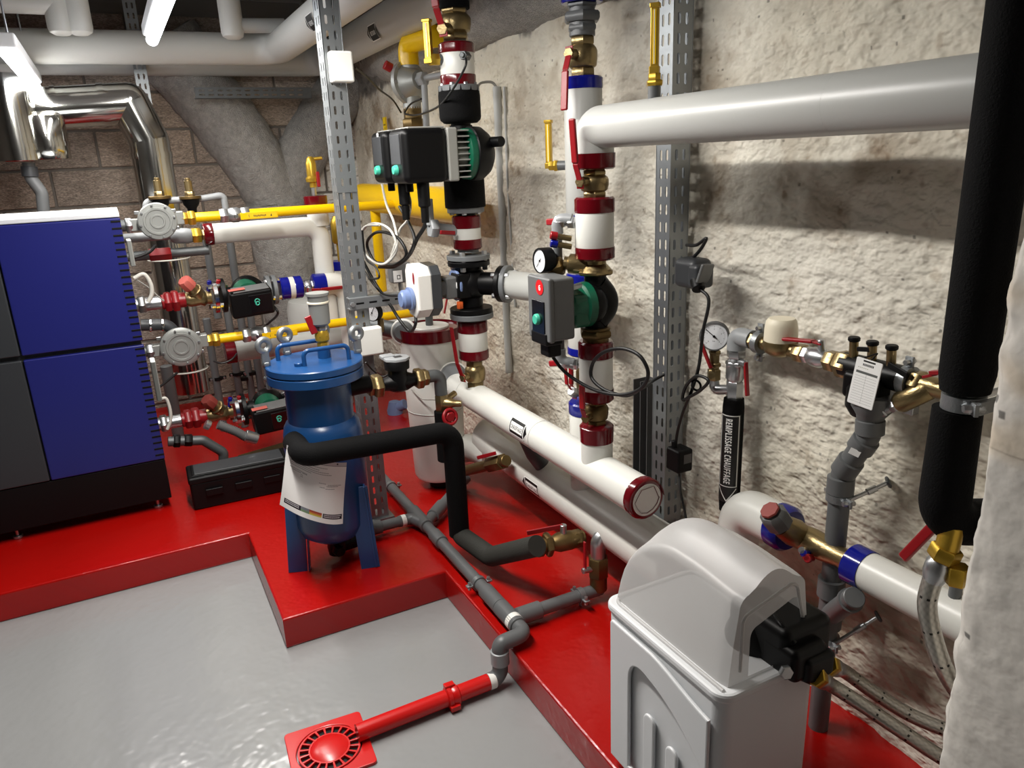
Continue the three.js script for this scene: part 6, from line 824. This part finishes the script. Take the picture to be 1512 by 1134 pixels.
// ---------------------------------------------------------------- gauge bypass at the single pump
{
  const g0 = onX(797, 385, 1.0); gauge('pressure_gauge', 'round pressure gauge with black case above the grey pump control box', g0, V(-1, .03, .03).normalize(), .0345, { d: .034, needle: 230 });
  const x = 1.06, z = onX(824, 380, x).z, R = py => V(x, rowY(py, x, z), z); let t = thing('bypass_pipe', 'slim grey gauge pipe linking two cocks beside the single pump', 'pipe', R(535)); mesh(t, 'pipe', [cyl(R(528), R(330), .0125, 16)], M.pvc); each(t, 'elbow', [tube([R(345), R(323), lerp(R(325), PB(323), .4)], .016, .02, 16), tube([R(515), R(533), lerp(R(535), PB(540), .4)], .016, .02, 16)], M.pvclight); mesh(t, 'gauge_tail', cyl(g0.clone().add(V(.03, -.01, -.012)), R(400), .008, 10), M.brassdark);
  for (const [py, n, ly] of [[327, 'higher', 328], [536, 'lower', 537]]) { const c = R(py), e = V(XA, yb(py + 3), ZB), u = thing('gauge_cock', `nickel gauge cock with stubby red lever at the ${n} end of the grey gauge pipe`, 'valve', c); mesh(u, 'body', [hex(lerp(c, e, -.05), lerp(c, e, .22), .016), cyl(lerp(c, e, .1), lerp(c, e, .75), .011, 14), hex(lerp(c, e, .3), lerp(c, e, .5), .017)], M.steel); const w = onX(py === 327 ? 808 : 812, ly, x); mesh(u, 'lever', [bar(lerp(c, w, .15), w, .018, .01, Y, .004)], M.redhandle); }
  t = thing('ball_valve', 'small ball valve with straight red lever hanging beside the lower sleeve', 'valve', onX(836, 545, 1.2)); mesh(t, 'lever', [bar(onX(834, 534, 1.18), onX(837, 568, 1.18), .014, .008, Zv, .003), bar(onX(837, 566, 1.18), onX(846, 580, 1.2), .01, .004, Zv)], M.redhandle); mesh(t, 'body', [cyl(onX(846, 580, 1.2), V(XC, rowY(575, XC, ZC), ZC), .012, 12), hex(onX(843, 577, 1.19), onX(850, 582, 1.21), .016)], M.steel);
}
// ---------------------------------------------------------------- water meter beside the tank
{
  const z = -2.56, y = onZ(590, 562, z).y - .004, P = px => V(onZ(px, 562, z).x, y, z); let t = thing('water_meter', 'black water meter with grey flip lid beside the blue tank', 'meter', P(588)); mesh(t, 'body', [rev(P(560), P(622), [[0, .022], [.03, .026], [.05, .036], [.1, .036], [.13, .024], [P(622).x - P(560).x, .022]], 24), rev(off(P(588), 0, -.035, 0), off(P(588), 0, .05, 0), [[0, .02], [.01, .036], [.05, .04], [.07, .036], [.085, .036]], 26)], M.castblack); const hc = off(P(588), 0, .05, 0); mesh(t, 'register', rev(hc, off(hc, 0, .035, 0), [[0, .036], [.002, .045], [.03, .047], [.035, .044]], 28), M.black); const ld = mesh(t, 'flip_lid', [rev(off(hc, 0, .034, 0), off(hc, 0, .046, 0), [[0, .048], [.003, .05], [.01, .049], [.012, .044]], 8, .4), box(off(hc, -.025, .043, -.03), .05, .016, .04, .005)], M.pvclight, 'pale grey lid'); decal(ld, 'display', off(hc, .004, .0462, .004), X, nZ, .03, .026, M.darkgrey, .5, .0006);
  t = thing('pipe_union', 'brass union between the blue tank and the water meter', 'fitting', P(550)); mesh(t, 'nut', [hex(P(541), P(552), .034), hex(P(550), P(563), .044)], M.brass); t = thing('pipe_union', 'brass union between the water meter and the dark elbow', 'fitting', P(615)); mesh(t, 'nut', [hex(P(613), P(624), .04), hex(P(623), P(632), .032)], M.brass);
  const e = P(650), f = V(e.x, rowY(582, e.x, z), z); t = thing('pipe_elbow', 'dark malleable elbow between the water meter and the brass drain cock', 'fitting', e); mesh(t, 'elbow', tube([P(630), e, f], .024, .03, 20), M.iron); const k = V(e.x, rowY(608, e.x, z), z); t = thing('gate_valve', 'brass gate valve with a red wheel under the dark elbow', 'valve', k); mesh(t, 'body', [hex(k, f, .026), rev(lerp(k, f, .5), lerp(k, f, .5).add(V(.06, 0, .05)), [[0, .02], [.03, .024], [.05, .014], [.078, .012]], 18), cyl(lerp(k, f, .5), lerp(k, f, .5).add(V(.07, .02, -.03)), .012, 12)], M.brass); const wc = off(k, .01, -.008, .05); mesh(t, 'hand_wheel', [torus(wc, V(.2, .3, 1), .028, .007, 8, 24), cyl(off(wc, 0, 0, -.01), off(wc, 0, 0, .008), .02, 6)], M.redhandle); const ins = thing('pipe_insulation', 'black foam sleeve below the brass gate valve', 'insulation', off(k, 0, -.06, 0)); mesh(ins, 'foam', cyl(off(k, 0, -.2, 0), off(k, 0, .005, 0), .032, 18), M.blackfoam);
  // flow fittings behind the meter
  const x2 = 1.02; t = thing('check_valve', 'grey flanged check valve with white and red rim beside the separator column', 'valve', onX(600, 500, x2)); const cc = onX(598, 490, 1.0), dd = V(-.55, .2, .8).normalize(); mesh(t, 'body', [rev(cc.clone().addScaledVector(dd, -.05), cc.clone().addScaledVector(dd, .05), [[0, .035], [.02, .046], [.04, .05], [.08, .046], [.1, .03]], 28)], M.castgrey); mesh(t, 'rim', [torus(cc.clone().addScaledVector(dd, .02), dd, .049, .007, 8, 30)], M.white); mesh(t, 'pipe', cyl(onZ(545, 480, -3.1), cc, .035, 18), M.iron);
  t = thing('check_valve', 'grey flanged check valve with white rim beside the tall red lever', 'valve', onX(665, 550, 1.1)); const c3 = V(XA, MY + .03, -2.76), d3 = V(-.5, .45, .74).normalize(); mesh(t, 'body', rev(c3.clone().addScaledVector(d3, -.05), c3.clone().addScaledVector(d3, .04), [[0, .04], [.02, .058], [.06, .06], [.09, .04]], 28), M.castgrey); mesh(t, 'rim', torus(c3.clone().addScaledVector(d3, .012), d3, .058, .005, 8, 30), M.white);
  gauge('pressure_gauge', 'small round gauge half hidden behind the perforated upright', onZ(549, 462, -2.95), V(-.8, 0, .6).normalize(), .036, { d: .03, needle: 60, stem: [[onZ(562, 470, -2.97), onZ(563, 490, -2.97), .014]] });
  // pressure switch
  const pc = onX(590, 402, 1.06); t = thing('pressure_switch', 'dark grey pressure switch with a white label hanging behind the actuator', 'switch', off(pc, 0, -.09, 0)); mesh(t, 'body', box(pc, .09, .085, .06, .008), M.midgrey); decal(t, 'label', off(pc, -.02, -.012, .0305), X, Y, .04, .05, canvasTex(96, 112, (q, W, h) => { q.fillStyle = '#eee'; q.fillRect(0, 0, W, h); q.strokeStyle = '#222'; q.lineWidth = 7; q.strokeRect(42, 48, 30, 34); }), .5); mesh(t, 'stem', [cyl(off(pc, 0, -.13, 0), off(pc, 0, -.04, 0), .011, 12), hex(off(pc, 0, -.1, 0), off(pc, 0, -.08, 0), .018)], M.steel);
}
// ---------------------------------------------------------------- wall conduits, trunking, sockets
{
  let x = 1.415, z = -2.82, t = thing('cable_conduit', 'grey plastic cable conduit clipped to the wall behind the twin pump riser', 'conduit', V(x, .98, z)); mesh(t, 'tube', cyl(V(x, .6, z), V(x, 1.765, z), .0165, 18), M.jacketgrey); for (const py of [290, 345]) mesh(t, 'clip', box(V(x + .02, rowY(py, x, z), z + .03), .02, .02, .03, .003), M.darkgrey); t = thing('wall_cable', 'thin white cable running beside the grey conduit', 'cable', V(1.43, .98, -2.76)); mesh(t, 'cable', sweep(spline([V(1.425, .9, -2.755), V(1.42, 1.2, -2.76), V(1.418, 1.45, -2.765), V(1.423, 1.6, -2.77), V(1.42, 1.76, -2.765)], 40), .006, 8), M.jacketgrey);
  t = thing('wall_cable', 'thin dark cable arching into the top of the grey conduit', 'cable', onX(735, 130, 1.41)); mesh(t, 'cable', sweep(spline([V(x, 1.76, z), onX(727, 122, 1.4), onX(712, 122, 1.36), onX(703, 132, 1.3)], 24), .005, 8), M.cablegrey);
  const tz = -1.815; t = thing('cable_trunking', 'dark open cable trunking standing against the wall beside the perforated upright', 'trunking', V(1.4, PH, tz)); const yt = rowY(562, 1.39, tz); mesh(t, 'channel', [box(V(1.425, (PH + yt) / 2, tz + .0), .004, yt - PH, .07, .0005), box(V(1.395, (PH + yt) / 2, tz - .035), .06, yt - PH, .003, .0005), box(V(1.395, (PH + yt) / 2, tz + .035), .06, yt - PH, .003, .0005), box(V(1.395, (PH + yt) / 2, tz), .06, yt - PH, .003, .0005)], M.midgrey);
  // surface socket with plug
  const sc = onX(1026, 404, 1.325), s = thing('wall_socket', 'grey surface socket with an open flap and black plug', 'socket', off(sc, .02, -.035, 0)); const u = V(.62, 0, .78).normalize(); mesh(s, 'body', [box(off(sc, .01, 0, -.02), .07, .078, .085, .018), box(off(sc, .004, -.004, .018), .062, .064, .04, .012)], M.darkgrey, 'dark grey socket body'); const fq = quatOf(V(.78, -.1, -.3), V(.1, 1, .25)); mesh(s, 'flap', box(off(sc, -.006, .006, .046), .062, .05, .009, .004, fq), M.midgrey); mesh(s, 'plug', cyl(off(sc, -.012, -.012, .02), off(sc, -.022, -.034, .042), .017, 16), M.black);
  const pa = off(sc, -.018, -.032, .038), cab = (name, lab, pts, r, m, n = 80) => { const q = thing(name, lab, 'cable', pts[0]); mesh(q, 'cable', sweep(spline(pts, n), r, 10), m); return q; };
  cab('power_cable', 'black cable looping out of the perforated upright above the grey socket', [onX(1014, 362, 1.37), onX(1030, 361, 1.33), onX(1043, 352, 1.33), onX(1036, 366, 1.33), onX(1020, 384, 1.345)], .0045, M.cable, 30);
  const k = onX(1030, 565, 1.3); cab('power_cable', 'black power cable hanging from the grey socket down to the black adapter', [pa, onX(1046, 440, 1.31), onX(1038, 490, 1.3), onX(1032, 540, 1.3), onX(1022, 575, 1.31), onX(1008, 610, 1.33), onX(1000, 640, 1.34), onX(998, 655, 1.345)], .0045, M.cable);
  const cc = thing('cable_bundle', 'tied bundle of black cable hanging on the power cable', 'cable', k), cl2 = []; for (let i = 0; i < 5; i++) { const o = (i - 2) * .006; cl2.push(sweep(spline([onX(1008, 590, 1.3 + o), onX(1012, 572, 1.3 + o), onX(1030, 555, 1.3 + o), onX(1046, 562, 1.3 + o), onX(1036, 575, 1.3 + o), onX(1018, 586, 1.3 + o)], 40, true), .0045, 8)); } mesh(cc, 'loops', cl2, M.cable); mesh(cc, 'tie', torus(onX(1028, 569, 1.3), V(0, .5, .8), .014, .003), M.black);
  const ad = onX(1003, 677, 1.35), a = thing('power_adapter', 'black power adapter with a small label plugged beside the perforated upright', 'adapter', off(ad, 0, -.035, 0)); mesh(a, 'body', box(ad, .055, .07, .058, .007), M.black); mesh(a, 'strain_relief', cyl(off(ad, -.01, .03, -.01), off(ad, -.01, .055, -.012), .009, 12), M.black); decal(a, 'label', off(ad, .006, .008, .0292), X, Y, .028, .028, M.midgrey, .5); cab('power_cable', 'thin black cable leaving the black adapter towards the softener', [off(ad, 0, -.03, .0), onX(1004, 720, 1.33), onX(1010, 750, 1.32), onX(1018, 790, 1.3), onX(1030, 850, 1.25)], .0035, M.cable);
  // pump cable loop
  cab('pump_cable', 'black pump cable looping around the red and white sleeve', [onX(808, 497, 1.0), onX(812, 518, 1.0), onX(830, 545, 1.02), onX(858, 566, 1.04), onX(892, 580, 1.05), onX(926, 582, 1.07), onX(950, 570, 1.08), onX(957, 550, 1.08), onX(946, 527, 1.07), onX(922, 515, 1.06), onX(894, 519, 1.05), onX(876, 535, 1.05), onX(873, 556, 1.05), onX(890, 574, 1.055), onX(920, 584, 1.08), onX(950, 572, 1.2), onX(968, 560, 1.33), onX(984, 551, 1.36)], .0048, M.cable, 160);
  // cables under the twin pump
  const C = (px, py, xx) => onX(px, py, xx), pc = (lab, pts, r, m) => cab('pump_cable', lab, pts.map(q => C(...q)), r, m, 140);
  pc('pale grey pump cable coiled in front of the yellow downpipe', [[564, 272, .93], [570, 300, .93], [582, 330, .92], [586, 362, .9], [570, 388, .88], [548, 384, .87], [532, 362, .86], [536, 340, .86], [556, 330, .87], [578, 342, .89], [586, 366, .9], [572, 388, .88], [545, 382, .87], [530, 358, .86], [538, 336, .86], [560, 332, .87]], .0048, M.cablewhite); pc('grey pump cable hanging in an S from the twin pump head', [[598, 275, .95], [606, 298, .95], [603, 322, .94], [590, 340, .93], [583, 362, .91], [576, 385, .9]], .0048, M.cablewhite);
  pc('black pump cable coiled behind the pale grey coil', [[590, 305, .94], [604, 330, .94], [612, 355, .93], [600, 382, .92], [575, 392, .91], [550, 382, .9], [542, 362, .89], [552, 345, .89], [572, 344, .9], [592, 356, .91], [600, 374, .92], [585, 390, .91], [558, 388, .9]], .006, M.cable); pc('thick black cable descending from the twin pump to the upright', [[624, 300, .98], [628, 330, .98], [616, 352, .96], [605, 375, .94], [585, 392, .92], [560, 394, .91]], .0075, M.cable);
  pc('black cable dropping diagonally from the upright past the actuator', [[536, 385, .82], [555, 420, .84], [576, 450, .87], [592, 475, .88], [605, 489, .9], [614, 476, .9], [612, 462, .91], [596, 449, .91]], .0058, M.cable); pc('thin black cable curving between the upright and the support arm', [[538, 400, .82], [552, 420, .82], [566, 434, .84], [590, 436, .88], [600, 428, .92]], .004, M.cable); pc('black cable leaving the upright behind the cable coils', [[535, 340, .8], [540, 380, .8], [556, 396, .8], [560, 408, .8], [545, 412, .8]], .0038, M.cable);
  pc('thin cable from the high junction box to the grey regulator', [[524, 100, .83], [540, 112, .9], [560, 132, 1.0], [582, 150, 1.15], [592, 166, 1.2]], .0038, M.cable); pc('thin cable looping from the riser sensor to the regulator', [[686, 82, 1.09], [688, 95, 1.07], [676, 120, 1.06], [655, 150, 1.06], [632, 165, 1.1], [608, 170, 1.18], [598, 166, 1.2], [606, 154, 1.2], [622, 146, 1.2]], .0038, M.cable); { const p = C(686, 82, 1.085), q = thing('sensor', 'grey immersion sensor on the sleeve at the top of the twin pump riser', 'sensor', p); mesh(q, 'body', [hex(off(p, .02, 0, -.02), off(p, -.012, 0, .012), .014), cyl(p, off(p, -.018, 0, .018), .008, 12)], M.iron); }
  pc('thin black cable hanging below the higher boiler pump', [[404, 452, .6], [410, 460, .61], [398, 476, .6], [378, 490, .57]], .006, M.cable); pc('thin black cable from the blue tank to the water meter', [[540, 535, .72], [552, 548, .75], [566, 556, .78], [575, 552, .8]], .003, M.cable); pc('thin grey cable drooping across the separator column', [[608, 575, .98], [622, 588, 1.0], [640, 590, 1.02], [655, 590, 1.02]], .003, M.cablegrey);
  // riser pocket below the twin pump
  const bz = V(XA, ya(340), ZA), t5 = thing('drain_cock', 'grey bushing and red cock on the sleeve below the twin pump', 'valve', onX(640, 340, 1.05)); mesh(t5, 'body', [cyl(onZ(642, 337, ZA), off(bz, -.03, 0, 0), .02, 18), hex(onZ(634, 337, ZA), onZ(645, 337, ZA), .035)], M.pvclight); mesh(t5, 'vent_pipe', cyl(off(onZ(636, 337, ZA), 0, .01, 0), V(onZ(636, 337, ZA).x, ya(290), ZA), .014, 14), M.pvclight); mesh(t5, 'cock', [bar(onZ(650, 343, ZA + .04), onZ(672, 344, ZA + .04), .014, .01, Y, .003)], M.redhandle);
  // cables at the boiler side
  const bc = (lab, pts, r, m) => cab('boiler_cable', lab, pts.map(([a, b]) => onZ(a, b, -3.5)), r, m, 40); bc('pale grey cable bowing out of the boiler side', [[198, 411], [212, 405], [222, 418], [224, 434], [219, 446]], .009, M.cablewhite); bc('black cable beside the flue at the boiler side', [[190, 381], [204, 379], [222, 371], [230, 362]], .007, M.cable); bc('thin grey cable from the boiler bracket to the red coupling', [[200, 412], [220, 425], [234, 438], [242, 444]], .003, M.cablegrey); bc('pale grey cable low on the boiler side', [[236, 590], [244, 588], [250, 600], [252, 620], [247, 634]], .007, M.cablewhite); bc('black cable drooping below the lower gas regulator', [[235, 572], [248, 562], [262, 550]], .005, M.cable); bc('black cable drooping under the lower gas pipe', [[315, 533], [328, 536], [342, 531], [350, 522]], .004, M.cable);
}
renderer.render(scene, camera);
